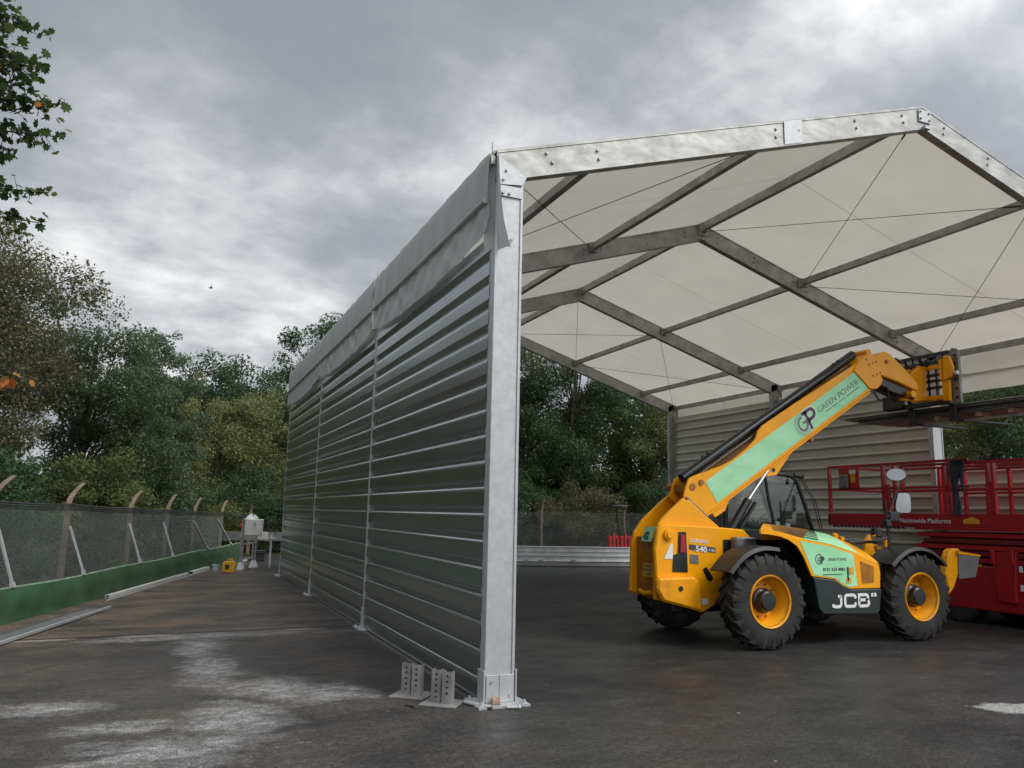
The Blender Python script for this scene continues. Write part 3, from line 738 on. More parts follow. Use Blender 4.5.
bf = thing('rear_wire_fence', (8, 22.8, 0), 'dark wire mesh fence with two thin pale posts behind the tent', 'fence')
bk = [(.1, 24.7, 1.75), (3.7, 23.8, 1.75), (7.35, 22.9, 1.75), (11.04, 22.0, 1.8), (14.36, 21.1, 1.8), (17.9, 20.2, 1.8), (21.4, 19.3, 1.8), (25, 18.4, 1.8)]
for i, (x, y, z) in enumerate(bk):
    b = MB(); h = .045; b.tube([(x, y, 0), (x, y, z - .05), (x + .03, y, z + .12), (x + .07, y - .02, z + .28)], [.055, .05, .045, .03], 8); b.build('post', M['concrete'], bf, smooth=True)
mesh_panels([(x, y - .06, z) for x, y, z in bk[2:6]], bf, zlow=.3, pitch=.07, r=.0022)
MB().tube([(x, y - .06, z - .02) for x, y, z in bk], .008, 5).build('top_rail', M['cable'], bf)

# low wall of bare cladding at the back of the tent
ls = thing('low_panel_stack', (10, 16.8, 0), 'low bright stack of corrugated metal panels lying across the back of the tent', 'panel stack')
dv = Vector((.9716, -.2366, 0)); A0 = Vector((5.2, 17.96, 0)); nb = Vector((-.2366, -.9716, 0))
def pstack(t0, t1, z0, z1, o0, o1, name, m):
    a = A0 + dv * t0; c = A0 + dv * t1; b = MB()
    b.hexa([a + nb * o1 + Vector((0, 0, z0)), c + nb * o1 + Vector((0, 0, z0)), c + nb * o0 + Vector((0, 0, z0)), a + nb * o0 + Vector((0, 0, z0)),
            a + nb * o1 + Vector((0, 0, z1)), c + nb * o1 + Vector((0, 0, z1)), c + nb * o0 + Vector((0, 0, z1)), a + nb * o0 + Vector((0, 0, z1))])
    return b.build(name, m, ls, bevel=.006)
pstack(0, 10.5, .03, .16, -.04, .10, 'panel', M['galv']); pstack(.1, 10.5, .165, .19, -.02, .14, 'panel', M['clad_low'])
pstack(0, 10.5, .195, .325, -.04, .09, 'panel', M['clad_low']); pstack(0, 10.5, .33, .345, -.04, .12, 'panel', M['galv'])
pstack(0, 10.5, .35, .47, -.04, .085, 'panel', M['clad_low']); pstack(0, 10.5, .475, .62, -.04, .105, 'panel', M['clad_low']); pstack(0, 10.5, .622, .65, -.05, .13, 'panel', M['galv'])
for t in (.6, 3.0, 3.5, 4.6, 8.0): pstack(t, t + .16, .15, .24, .14, .20, 'clip', M['galv'])

# grey kerb, loose profiles and channel on the left
def lprof(a, c, w, h, label, name, m, u=False):
    a, c = Vector(a), Vector(c); b = MB(); d = (c - a).normalized(); s = Vector((d.y, -d.x, 0))
    up = Vector((0, 0, h))
    b.bar(a + Vector((0, 0, .004)), c + Vector((0, 0, .004)), w, .006)
    for q in (-1, 1): b.bar(a + s * q * w / 2 + up / 2, c + s * q * w / 2 + up / 2, .008, h)
    if not u: b.bar(a + up, c + up, w, .006)
    return tag(b.build(name, m), label, 'profile')
lprof((-3.66, 9.85, 0), (-2.20, 15.1, 0), .07, .055, 'long pale metal profile lying at the foot of the green wall', 'metal_profile', M['whitebox'])
lprof((-4.80, 4.2, 0), (-3.74, 8.1, 0), .27, .030, 'dark grey channel with a bright edge lying nearest the camera along the green wall', 'metal_channel', M['lowgrey'], True)
b = MB(); b.bar((-4.60, 4.1, .035), (-3.50, 8.1, .035), .035, .035); tag(b.build('metal_angle', M['galv']), 'thin bright metal angle beside the dark grey channel', 'profile')
lprof((-2.10, 15.2, 0), (-1.62, 16.9, 0), .10, .08, 'short pale metal profile beyond the long one, near the yellow case', 'metal_profile', M['whitebox'])
b = MB(); b.bar((-3.62, 9.3, .015), (-1.75, 16.0, .015), .035, .025); tag(b.build('metal_angle', M['galv']), 'thin grey metal strip parallel to the long pale profile', 'profile')
b = MB(); b.box((-1.52, 16.4, 0), (-1.38, 16.6, .14)); b.box((-1.54, 16.38, .14), (-1.36, 16.62, .16)); tag(b.build('small_block', M['galv'], bevel=.006), 'small pale block on the ground left of the yellow case', 'block')
b = MB(); b.bar((.55 - 1.0, 20.2, .05), (.35, 22.0, .05), .09, .08); tag(b.build('metal_profile', M['whitebox']), 'pale metal profile lying at the far end of the tent wall', 'profile')

# services stand with white cabinets
st = thing('switchgear_stand', (-.55, 17.1, 0), 'grey steel stand carrying a white electrical cabinet, near the far tent corner', 'stand')
for (x, y) in ((-.80, 16.8), (-.72, 17.15), (-.40, 17.6), (-.30, 17.85)):
    b = MB(); b.bar((x, y, 0), (x, y, 1.40 if y < 17 else 1.2), .04, .04, (1, 0, 0)); b.build('leg', M['bracket'], st)
    MB().add([(x - .09, y - .09, 0), (x + .09, y - .09, 0), (x + .09, y + .09, 0), (x - .09, y + .09, 0), (x - .03, y - .03, .2), (x + .03, y - .03, .2), (x + .03, y + .03, .2), (x - .03, y + .03, .2)], [(0, 1, 5, 4), (1, 2, 6, 5), (2, 3, 7, 6), (3, 0, 4, 7), (4, 5, 6, 7)]).build('foot', M['galv'], st)
b = MB(); b.bar((-.80, 16.8, .28), (-.30, 17.85, .28), .04, .04); b.bar((-.80, 16.8, .7), (-.30, 17.85, .7), .04, .04); b.build('cross_rail', M['galv'], st)
b = MB(); b.box((-.74, 16.72, .94), (-.24, 16.95, 1.40)); b.build('cabinet', M['whitebox'], st, bevel=.015)
b = MB()
for dz in (1.0, 1.12, 1.24, 1.34): b.box((-.29, 16.70, dz), (-.26, 16.719, dz + .03))
b.box((-.49, 16.708, 1.2), (-.46, 16.719, 1.32)); b.build('cabinet_fittings', M['lowgrey'], st)
b = MB(); b.box((-.90, 16.75, 1.16), (-.82, 16.83, 1.26)); b.build('red_socket', M['redbright'], st, bevel=.008)
def bag(u, v):
    a = u * 2 * PI; h = v
    r_ = (.105 * max(0, 1 - h ** 1.6) + .02) * (1 + .16 * math.sin(3 * a + 5 * h) + .12 * math.sin(5 * a + 1 + 4 * h) + .06 * math.sin(9 * a - 6 * h))
    return (-.58 + .06 * h + r_ * math.cos(a) * 1.35, 16.84 + r_ * math.sin(a) * .6, 1.395 + .12 * h * (1 + .35 * math.sin(2 * a + 1)))
tag(MB().grid(bag, 24, 10).build('plastic_bag', M['white'], smooth=True), 'crumpled white plastic bag on top of the white electrical cabinet', 'bag')
s2 = thing('small_box_post', (-.05, 17.6, 0), 'thin grey post with a small cream junction box, right of the white cabinet', 'post')
MB().bar((.10, 17.6, 0), (.10, 17.6, .95), .05, .05, (1, 0, 0)).build('pole', M['galv'], s2)
MB().box((-.30, 17.5, .80), (.0, 17.62, 1.02)).build('junction_box', M['whitebox'], s2, bevel=.01)
MB().box((-.02, 17.52, .83), (.24, 17.66, .86)).build('shelf', M['galv'], s2)
MB().tube([(.0, 17.6, 1.0), (.02, 17.6, 1.3), (.12, 17.6, 1.38), (.2, 17.6, 1.3), (.2, 17.6, .9)], .012, 6).build('conduit', M['cable'], s2)
yc = thing('yellow_case', (-1.15, 15.6, 0), 'small yellow tool case standing on the ground by the green wall', 'case')
MB().prism([(-1.32, .02), (-1.02, .0), (-1.0, .26), (-1.05, .31), (-1.24, .31), (-1.33, .25)], 15.52, 15.66).build('body', M['yellowcase'], yc, bevel=.02, seg=2)
MB().tube([(-1.22, 15.59, .30), (-1.20, 15.59, .36), (-1.09, 15.59, .36), (-1.07, 15.59, .30)], .012, 6).build('handle', M['yellowcase'], yc)
MB().box((-1.26, 15.505, .11), (-1.16, 15.519, .22)).build('dial_panel', M['black'], yc)
b = MB(); b.tube([(-1.9, 15.8, .55), (-1.6, 15.7, .3), (-1.25, 15.6, .1)], .008, 5); tag(b.build('green_cord', M['greenwall']), 'thin green cord running down from the wall to the yellow case', 'cord')
# clutter in the dark far corner
b = MB(); b.box((-.15, 20.4, 0), (.25, 20.9, .30)); b.tube([(.0, 20.5, .3), (.05, 20.5, .75)], .03, 6); b.box((-.2, 20.35, .25), (.3, 20.45, .36))
tag(b.build('pump_unit', M['black'], bevel=.015), 'dark machine low on the ground in the shaded far corner', 'machine')
b = MB(); b.bar((-1.0, 22.5, .75), (2.5, 21.6, .75), .06, .3); tag(b.build('grey_rail', M['lowgrey']), 'grey guard rail in shade past the far tent corner', 'rail')

# things seen past the telehandler's tail
b = MB(); b.box((14.0, 19.9, .6), (15.0, 20.3, 1.25))
rb = thing('red_slatted_crate', (13.3, 19.3, 0), 'red slatted crate behind the low panel stack', 'crate')
b = MB()
for i in range(7): x = 12.6 + i * .17; b.box((x, 19.3, .0), (x + .09, 19.36, .95 + .10 * math.sin(i * 2)))
for z in (.15, .5, .82): b.box((12.55, 19.33, z), (13.75, 19.40, z + .12))
b.build('slats', M['red'], rb)
fl = thing('floodlight_mast', (12.45, 18.6, 0), 'black floodlight with round head on a pole behind the low panel stack', 'floodlight')
MB().tube([(12.75, 18.6, 0), (12.45, 18.6, 2.15)], .03, 8).build('pole', M['black'], fl)
MB().tube([(12.6, 18.5, 1.93), (12.6, 18.5, 1.98), (12.62, 18.5, 2.02)], [.08, .34, .02], 16).build('lamp_head', M['lowgrey'], fl, smooth=True)
MB().tube([(12.6, 18.5, 2.05), (12.6, 18.5, 2.09)], [.34, .30], 16).build('lamp_cover', M['black'], fl, smooth=True)

# ------------------------------------------------------------------ telehandler
tele = thing('telehandler', (5.9, 2.65, 0), 'yellow telescopic handler with mint green stickers, boom raised, parked inside the tent', 'telehandler')
O, OD, BK = M['orange'], M['orange_dark'], M['blackmetal']
def PR(poly, y0, y1, name, m, par=tele, bevel=.008, smooth=False): return MB().prism(poly, y0, y1).build(name, m, par, bevel=bevel, smooth=smooth)
# tail: two side plates with the recess between them
near = PR([(3.33, 1.52), (3.35, 1.55), (3.38, 1.575), (3.43, 1.595), (3.48, 1.60), (4.40, 1.565), (4.77, 1.54), (5.02, 1.33), (4.75, 1.0), (4.46, .84), (4.38, .69), (4.24, .51), (4.04, .42), (3.43, .61), (3.35, .67), (3.31, .81), (3.28, 1.26)], 2.15, 2.23, 'tail_side_panel', O, bevel=.018)
PR([(3.26, .90), (3.84, .91), (3.95, .80), (3.95, .45), (3.33, .60), (3.24, .75)], 2.03, 2.145, 'bumper_block', M['rim'], bevel=.03)
MB().tube([(3.60, 2.03, .76), (3.60, 2.02, .76)], .035, 10).build('towing_hole', BK, tele)
PR([(3.33, .6), (3.36, 1.5), (3.40, 1.60), (3.47, 1.68), (3.78, 1.93), (3.83, 1.97), (3.86, 1.93), (3.93, 1.93), (4.20, 1.72), (4.42, 1.57), (4.42, .8), (3.9, .5)], 2.235, 2.295, 'boom_tower_plate', O, bevel=.012)
PR([(3.30, .66), (3.33, 1.29), (3.37, 1.47), (3.50, 1.64), (3.80, 1.89), (4.04, 2.07), (4.09, 2.17), (4.2, 2.29), (4.32, 2.35), (4.50, 2.26), (4.62, 1.6), (4.62, .7), (3.8, .5)], 2.80, 2.86, 'boom_tower_plate', O, bevel=.012)
rear = MB().box((3.40, 2.30, .62), (3.48, 2.80, 1.42)).build('rear_panel', OD, tele, bevel=.01)  # recess shade painted in with the darker yellow
MB().tube([(3.39, 2.40, .68), (3.36, 2.55, .66), (3.39, 2.7, .68)], .03, 8).build('tow_hook', O, tele)
MB().box((3.385, 2.36, .88), (3.398, 2.62, 1.06)).build('number_plate', M['amber'], tele)
b = MB()
for r_ in range(3):
    for c_i in range(5 if r_ < 2 else 3): b.box((3.380, 2.385 + c_i * .046, 1.01 - r_ * .055), (3.384, 2.415 + c_i * .046, 1.045 - r_ * .055))
b.build('plate_characters', M['grey_mid'], tele)
MB().add([(3.325, 2.31, 1.36), (3.325, 2.56, 1.36), (3.40, 2.56, 1.56), (3.40, 2.31, 1.56), (3.335, 2.31, 1.355), (3.335, 2.56, 1.355), (3.41, 2.56, 1.555), (3.41, 2.31, 1.555)], [(0, 1, 2, 3), (4, 7, 6, 5), (0, 4, 5, 1), (1, 5, 6, 2), (2, 6, 7, 3), (3, 7, 4, 0)]).build('rear_sticker', M['sticker'], tele)
text('G', 'rear_logo', .15, M['grey_text'], tele, (3.322, 2.50, 1.39), (0, -1, 0), (.35, 0, .94), .006, .002)
MB().prism([(3.66, 1.50), (3.78, 1.50), (3.80, .96), (3.55, .97), (3.57, 1.19), (3.64, 1.21)], 2.140, 2.148).build('lamp_recess', BK, tele)
MB().prism([(3.68, 1.46), (3.755, 1.46), (3.76, 1.22), (3.67, 1.22)], 2.120, 2.139).build('tail_lamp', M['red'], tele, bevel=.008)
MB().tube([(3.49, 2.15, 1.46), (3.49, 2.11, 1.46)], .075, 20).tube([(3.49, 2.11, 1.46), (3.49, 2.09, 1.46)], .05, 12).build('hinge_boss', O, tele, bevel=.004)
MB().prism([(3.42, 1.14), (3.53, 1.34), (3.56, 1.34), (3.56, 1.14)], 2.143, 2.148).build('warning_sticker', M['white'], tele)
MB().prism([(4.05, 1.0), (4.11, 1.03), (4.22, .88), (4.18, .83), (4.12, .86)], 2.143, 2.148).build('slot', BK, tele)
MB().prism([(3.83, 1.335), (4.27, 1.29), (4.27, 1.22), (3.83, 1.265)], 2.144, 2.148).build('model_strip', M['grey_text'], tele)
text('540', 'model_lettering', .105, M['white'], tele, (3.93, 2.141, 1.243), (1, 0, -.10), (.10, 0, 1), .003, .002, width=.19)
text('-140', 'model_lettering', .06, M['white'], tele, (4.13, 2.141, 1.238), (1, 0, -.10), (.10, 0, 1), .0, .002, width=.12)
text('LOADALL', 'model_lettering', .065, M['white'], tele, (3.84, 2.146, 1.365), (1, 0, -.06), (.06, 0, 1), .001, .002, width=.31)
MB().prism([(3.84, 1.20), (3.98, 1.19), (3.98, 1.07), (3.84, 1.08)], 2.144, 2.148).build('data_plate', M['lowgrey'], tele)
MB().prism([(4.02, .61), (4.13, .61), (4.13, .53), (4.02, .53)], 2.142, 2.148).build('data_plate', M['white'], tele)
# pivots and hoses at boom base
MB().tube([(4.02, 2.305, 2.12), (4.02, 2.88, 2.12)], .055, 16).build('boom_pivot', OD, tele)
MB().tube([(3.90, 2.27, 1.94), (3.88, 2.26, 1.55)], .022, 8).tube([(3.85, 2.27, 1.9), (3.84, 2.26, 1.6)], .012, 6).build('hose', M['lowgrey'], tele)

B0 = Vector((4.24, 1.73)); Bd = Vector((.849, .528)); Bn = Vector((-.528, .849))
def bp(s, p): q = B0 + Bd * s + Bn * p; return (q.x, q.y)
boom = MB().prism([(3.87, 1.98), (3.92, 2.14), (3.965, 2.235), (4.03, 2.27), (4.54, 2.44), bp(.82, .42), bp(1.15, .43), bp(1.38, .47), bp(1.50, .55), bp(1.62, .575), bp(2.3, .56), bp(3.95, .50), bp(3.93, .0), bp(0, 0)], 2.31, 2.345).build('boom', O, tele, bevel=.006)
MB().prism([(3.95, 2.15), bp(.3, .33), bp(1.2, .44), bp(3.9, .47), bp(3.9, .02), bp(.05, .02), (3.95, 2.05)], 2.346, 2.655).build('boom_core', OD, boom)  # boom top in shadow, the shadow given by its darker yellow
MB().prism([(3.87, 1.98), (3.965, 2.235), (4.03, 2.27), (4.54, 2.44), bp(.82, .42), bp(1.15, .43), bp(1.6, .57), bp(3.95, .50), bp(3.93, .0), bp(0, 0)], 2.656, 2.69).build('boom_far_plate', O, boom, bevel=.006)
MB().prism([bp(.0, -.028), bp(3.86, -.028), bp(3.86, -.003), bp(.0, -.003)], 2.30, 2.70).build('boom_lower_lip', O, boom, bevel=.004)
MB().prism([bp(.25, .40), bp(3.84, .405), bp(3.84, .055), bp(.27, .045)], 2.305, 2.309).build('boom_sticker', M['sticker'], boom)
# link rod along the boom foot
MB().bar((3.90, 2.29, 1.97), (4.25, 2.29, 1.705), .03, .035, (0, 1, 0)).build('foot_rod', M['lowgrey'], boom)
# long black hose cover on top of the boom
q0, q1 = bp(.05, .575), bp(4.08, .595)
MB().tube([(q0[0], 2.5, q0[1]), (q1[0], 2.5, q1[1])], .072, 16).build('hose_cover', M['hose'], boom, smooth=True)
q0, q1 = bp(0.0, .50), bp(4.0, .49)
MB().tube([(q0[0], 2.42, q0[1]), (q1[0], 2.42, q1[1])], .022, 8).build('hydraulic_pipe', BK, boom)
for s in (.45, .55, 3.5, 3.62): 
    a = bp(s, .60); c = bp(s + .06, .68); d_ = bp(s + .16, .62)
    MB().tube([(a[0], 2.48, a[1]), (c[0], 2.46, c[1]), (d_[0], 2.48, d_[1])], .014, 6).build('hose', BK, boom, smooth=True)
MB().tube([(4.17, 2.31, 2.19), (4.17, 2.29, 2.19)], .04, 14).build('pin_boss', OD, boom)
MB().prism([bp(1.15, -.03), (5.24, 2.30), (5.56, 2.34), bp(1.92, -.03)], 2.33, 2.38).build('ram_bracket', O, boom, bevel=.008)
MB().tube([(5.50, 2.33, 2.42), (5.50, 2.32, 2.42)], .03, 12).build('bracket_pin', BK, boom)
MB().prism([bp(.12, -.02), bp(.52, -.02), (4.60, 1.80), (4.42, 1.70)], 2.33, 2.37).build('rear_bracket', O, boom, bevel=.006)
q = bp(2.33, -.05); MB().tube([(q[0], 2.29, q[1]), (q[0], 2.40, q[1])], .035, 12).build('hose_guide', OD, boom)
# lettering on the boom
def T3(s, p, y=2.302): q = bp(s, p); return (q[0], y, q[1])
R3, U3 = (Bd.x, 0, Bd.y), (Bn.x, 0, Bn.y)
ta = MB()
gc = bp(2.31, .225)
for k in range(17):
    a = R(70 + k * 14.5)
    for r_ in (.128, .150, .172):
        x_, z_ = math.cos(a) * r_, math.sin(a) * r_
        px_, pz_ = gc[0] + Bd.x * x_ + Bn.x * z_, gc[1] + Bd.y * x_ + Bn.y * z_
        ta.tube([(px_, 2.3045, pz_), (px_, 2.302, pz_)], .0075, 6)
ta.build('logo_dots', M['grey_text'], boom)
def ribbon(paths, o, rt, up, w, off, nm, m, par, th=.002):
    """flat letter strokes of width w along paths given in the plane (rt, up) at point o"""
    o = Vector(o); rt = Vector(rt).normalized(); up = Vector(up).normalized(); n = rt.cross(up); b = MB()
    for path, closed in paths:
        P = [Vector(p) for p in path]; k = len(P); Lf, Rt = [], []
        for i in range(k):
            pa = P[(i - 1) % k] if (closed or i > 0) else None; pc = P[(i + 1) % k] if (closed or i < k - 1) else None
            d1 = (P[i] - pa).normalized() if pa is not None else (pc - P[i]).normalized(); d2 = (pc - P[i]).normalized() if pc is not None else d1
            n1 = Vector((-d1.y, d1.x)); n2 = Vector((-d2.y, d2.x)); mt = (n1 + n2).normalized(); s_ = w / 2 / max(.35, mt.dot(n1)); Lf.append(P[i] + mt * s_); Rt.append(P[i] - mt * s_)
        base = len(b.v)
        for q in Lf + Rt: b.v.append(tuple(o + rt * q.x + up * q.y + n * off))
        for i in range(k if closed else k - 1): j = (i + 1) % k; b.f.append((base + i, base + j, base + k + j, base + k + i))
    return b.build(nm, m, par)
def arc(cx, cy, rx, ry, a0, a1, n=7): return [(cx + rx * math.cos(R(a0 + (a1 - a0) * i / n)), cy + ry * math.sin(R(a0 + (a1 - a0) * i / n))) for i in range(n + 1)]
Gp = [(arc(.11, .12, .085, .10, 70, 300, 12) + [(.19, .07), (.19, .13), (.12, .13)], False)]
Pp = [([(.24, -.03), (.24, .27), ] , False), ([(.17, .255), (.33, .255)] + arc(.34, .185, .075, .070, 90, -90, 8) + [(.24, .115)], False)]
for w_, o_, mg, mp2 in ((.075, .0010, M['white'], M['white']), (.050, .0022, M['grey_mid'], M['grey_text'])):
    ribbon(Gp, T3(2.20, .105, 2.3035), R3, U3, w_ * .85, o_, 'logo_letter', mg, boom)
    ribbon(Pp, T3(2.20, .105, 2.3035), R3, U3, w_ * 1.1, o_ + .0006, 'logo_letter', mp2, boom)
text('GREEN POWER', 'boom_lettering', .135, M['grey_mid'], boom, T3(2.70, .21), R3, U3, -.0015, .001, width=1.02)
b = MB()
for k in range(26):
    if k in (9, 15): continue
    qa, qb = bp(2.84 + k * .033, .165), bp(2.84 + k * .033 + .020, .165); b.bar((qa[0], 2.3035, qa[1]), (qb[0], 2.3035, qb[1]), .002, .018, (0, 0, 1))
b.build('small_print', M['grey_mid'], boom)
# nose of the boom
nose = MB().prism([(7.61, 4.40), (7.72, 4.34), (7.95, 4.48), (8.05, 4.45), (8.39, 4.22), (8.68, 3.98), (8.66, 3.86), (8.21, 3.98), (7.83, 4.06), (7.83, 3.94), (7.7, 3.93)], 2.34, 2.66).build('boom_nose', O, tele, bevel=.02, seg=2)
MB().prism([(7.17, 4.07), (7.27, 4.22), (7.53, 4.39), (7.60, 4.36), (7.80, 3.98), (7.75, 3.88), (7.66, 3.81), (7.50, 3.80)], 2.28, 2.72).build('nose_collar', O, nose, bevel=.012)
b = MB()
for x, z in ((7.50, 4.20), (7.58, 4.23), (7.66, 4.26), (7.58, 4.02), (7.66, 4.05), (7.74, 4.09), (7.44, 4.28)): b.tube([(x, 2.285, z), (x, 2.272, z)], .013, 6)
b.build('bolts', BK, nose)
MB().tube([(7.96, 2.345, 4.30), (7.96, 2.325, 4.30)], .035, 12).build('pin_boss', OD, nose)
MB().tube([(7.60, 2.36, 4.43), (7.60, 2.64, 4.43)], .055, 12).build('end_pin', O, nose)
b = MB()
b.prism([(7.86, 4.03), (8.20, 3.95), (8.60, 3.86), (8.52, 3.76), (8.1, 3.83), (7.90, 3.92)], 2.40, 2.62)
b.tube([(7.85, 2.45, 3.95), (8.3, 2.45, 3.82), (8.7, 2.5, 3.78)], .05, 10); b.tube([(7.9, 2.58, 3.9), (8.4, 2.56, 3.72)], .035, 10)
b.build('tilt_ram', BK, nose)
for i, pts_ in enumerate(([(7.9, 2.5, 3.98), (7.82, 2.5, 3.8), (7.92, 2.5, 3.68), (8.1, 2.55, 3.7)], [(8.0, 2.4, 3.9), (8.05, 2.4, 3.72), (8.3, 2.6, 3.66)], [(8.4, 2.6, 4.3), (8.6, 2.7, 4.48), (8.9, 2.8, 4.45), (9.1, 2.8, 4.35)])):
    MB().tube(pts_, .016, 6).build('hose', BK, nose, smooth=True)
MB().tube([(8.50, 2.30, 3.80), (8.50, 2.70, 3.80)], .06, 14).build('tilt_pin', O, nose)
# fork carriage
car = MB().box((9.27, 2.20, 4.32), (9.35, 3.15, 4.40)).box((9.27, 2.30, 3.78), (9.35, 3.0, 3.86)).build('carriage', O, tele, bevel=.006)
MB().prismx([(2.71, 4.40), (2.86, 4.05), (2.86, 3.93), (2.76, 3.80), (2.66, 3.80), (2.63, 4.38)], 9.10, 9.26).build('hitch_plate', O, car, bevel=.008)
MB().prism([(8.45, 3.95), (8.62, 4.02), (9.14, 4.38), (9.26, 4.38), (9.26, 3.79), (9.0, 3.76), (8.6, 3.74)], 2.66, 2.72).build('hitch_plate', O, car, bevel=.01)
MB().prismx([(2.32, 4.08), (2.17, 4.08), (2.18, 3.72), (2.32, 3.74)], 9.20, 9.26).build('side_block', O, car, bevel=.01)
MB().prismx([(2.32, 4.44), (2.27, 4.46), (2.27, 4.09), (2.32, 4.09)], 9.16, 9.26).build('side_block', O, car, bevel=.006)
MB().prismx([(2.22, 4.50), (2.10, 4.47), (2.045, 4.27), (2.09, 4.12), (2.23, 4.07)], 9.14, 9.20).build('locking_ear', O, car, bevel=.012)
b = MB(); b.prismx([(2.22, 4.55), (2.20, 4.60), (2.15, 4.63), (2.09, 4.62), (2.04, 4.57), (2.04, 3.68), (2.19, 3.66)], 9.28, 9.34); b.build('side_plate', M['lowgrey'], car, bevel=.006)
b = MB()
for z in (3.78, 3.93, 4.08, 4.23, 4.36, 4.50): b.tube([(9.28, 2.10, z), (9.265, 2.10, z)], .022, 8)
b.build('plate_holes', BK, car)
MB().tube([(9.2, 2.05, 4.18), (9.2, 2.0, 4.18)], .035, 10).build('pin_end', M['white'], car)
b = MB()
for z in (4.44, 4.58): b.box((9.26, 2.22, z - .025), (9.34, 3.40, z + .025))
for y_ in np.linspace(2.35, 3.25, 7): b.box((9.31, y_ - .015, 3.85), (9.335, y_ + .015, 4.58))
for z in (4.0, 4.12, 4.22): b.box((9.30, 2.25, z - .025), (9.33, 3.3, z + .025))
b.build('backrest_grille', BK, car)
for y_ in (2.24, 2.35, 2.62, 2.74):
    MB().box((9.22, y_ - .012, 4.38), (9.40, y_ + .012, 4.50)).build('backrest_bracket', BK, car)
MB().box((9.26, 2.24, 3.69), (9.36, 3.55, 3.765)).build('lower_bar', BK, car, bevel=.006)
MB().box((9.20, 3.15, 3.70), (9.30, 3.56, 3.95)).build('end_block', BK, car, bevel=.01)
for y_ in (2.28, 3.10):
    MB().prism([(9.37, 4.42), (9.42, 4.42), (9.42, 3.46), (10.70, 3.44), (10.75, 3.425), (10.70, 3.41), (9.37, 3.40)], y_ - .06, y_ + .06).build('fork', BK, car, bevel=.006)
# chassis
MB().box((3.62, 2.24, .42), (8.25, 2.79, .98)).build('chassis', BK, tele, bevel=.02)
MB().box((4.9, 1.95, .55), (7.0, 2.235, 1.2)).build('engine_block', BK, tele, bevel=.02)
for x in (4.62, 7.40):
    MB().tube([(x, 1.75, .60), (x, 2.1, .58), (x, 2.65, .62), (x, 3.2, .58), (x, 3.55, .60)], [.09, .10, .17, .10, .09], 12).build('axle', BK, tele, smooth=True)
MB().box((4.50, 1.98, 1.02), (4.86, 2.13, 1.44)).build('air_box', M['lowgrey'], tele, bevel=.02)
# front chassis ears
MB().prism([(7.05, 1.0), (7.12, 1.40), (7.22, 1.50), (7.35, 1.1), (7.45, .8)], 2.18, 2.235).build('chassis_bracket', O, tele, bevel=.01)
MB().prism([(7.40, 1.0), (7.46, 1.46), (7.51, 1.46), (7.52, .95)], 2.10, 2.14).build('chassis_bracket', O, tele, bevel=.006)
# engine pod
CX = [4.60, 4.64, 4.98, 5.29, 5.80, 6.27, 6.71]; CZ = [1.56, 1.568, 1.50, 1.42, 1.35, 1.235, 1.10]; IZ = [1.60, 1.62, 1.635, 1.615, 1.565, 1.49, 1.36]
def cz(x, L_=CZ): return float(np.interp(x, CX, L_))
YO, YI = 1.60, 2.15
b = MB()
side = [(x, z) for x, z in zip(CX, CZ)] + [(6.74, .97), (6.72, .755), (6.15, .755), (6.0, .80), (5.88, .885), (5.46, .935), (5.40, 1.06), (5.33, 1.20), (5.22, 1.34), (5.08, 1.42), (4.93, 1.465), (4.75, 1.49), (4.60, 1.50)]
b.prism(side, YO, YO + .03)
n_ = len(CX)
xs_ = np.linspace(4.60, 6.71, 22)
base = len(b.v)
for x in xs_:
    for t in (0, .08, .35, .7, 1): 
        z0, z1 = cz(x), cz(x, IZ); xx_ = x + .04 * t + .48 * t * (6.71 - x) / 2.11; z0, z1 = cz(xx_ - .04 * t), cz(xx_ - .04 * t, IZ); b.v.append((xx_, YO + (YI - YO) * t, z0 + (z1 - z0) * (t ** .8) + .012 * math.sin(PI * t)))
for i in range(len(xs_) - 1):
    for j in range(4): a = base + i * 5 + j; b.f.append((a, a + 1, a + 6, a + 5))
b.add([(6.71, YO, 1.10), (6.75, YI, 1.36), (6.80, YI, .755), (6.72, YO, .755)], [(0, 1, 2, 3)])

b.add([(5.08, YI, 1.60), (6.75, YI, 1.36), (6.80, YI, .755), (5.08, YI, .9)], [(0, 1, 2, 3)])
pod = b.build('engine_cover', O, tele, smooth=True)
# dark liner inside the wheel arch
b = MB(); b.grid(lambda u, v: (lambda a: (4.62 + .80 * math.cos(a), 1.66 + .50 * v, .62 + .80 * math.sin(a)))(R(10 + 78 * u)), 16, 2); b.add([(4.4, 2.14, .5), (5.9, 2.14, .5), (5.9, 2.14, 1.4), (4.4, 2.14, 1.4)], [(0, 1, 2, 3)]); b.build('arch_liner', BK, tele)
MB().prism([(5.27, 1.405), (5.80, 1.335), (6.235, 1.225), (6.285, .79), (6.13, .775), (6.02, .82), (5.88, .905), (5.50, .95), (5.44, 1.07), (5.38, 1.20)], YO - .004, YO - .001).build('side_sticker', M['sticker'], pod)
b = MB()
def topp(x, t, up=.006): z0, z1 = cz(x), cz(x, IZ); return (x + .04 * t, YO + (YI - YO) * t, z0 + (z1 - z0) * (t ** .8) + .012 * math.sin(PI * t) + up)
b.grid(lambda u, v: topp(5.35 + .55 * v + (.95 - .62 * v + .05) * u, .03 + .93 * v), 8, 10); b.build('top_sticker', M['sticker'], pod)
lou = MB()
for i in range(7):
    t0 = .10 + i * .125
    for q in range(6):
        xa, xb_ = 4.86 + i * .05 + q * .135, 4.86 + i * .05 + (q + 1) * .135
        lou.add([topp(xa, t0, .010), topp(xb_, t0, .010), topp(xb_, t0 + .055, .012), topp(xa, t0 + .055, .012)], [(0, 1, 2, 3)])
lou.build('vent_slots', BK, pod)
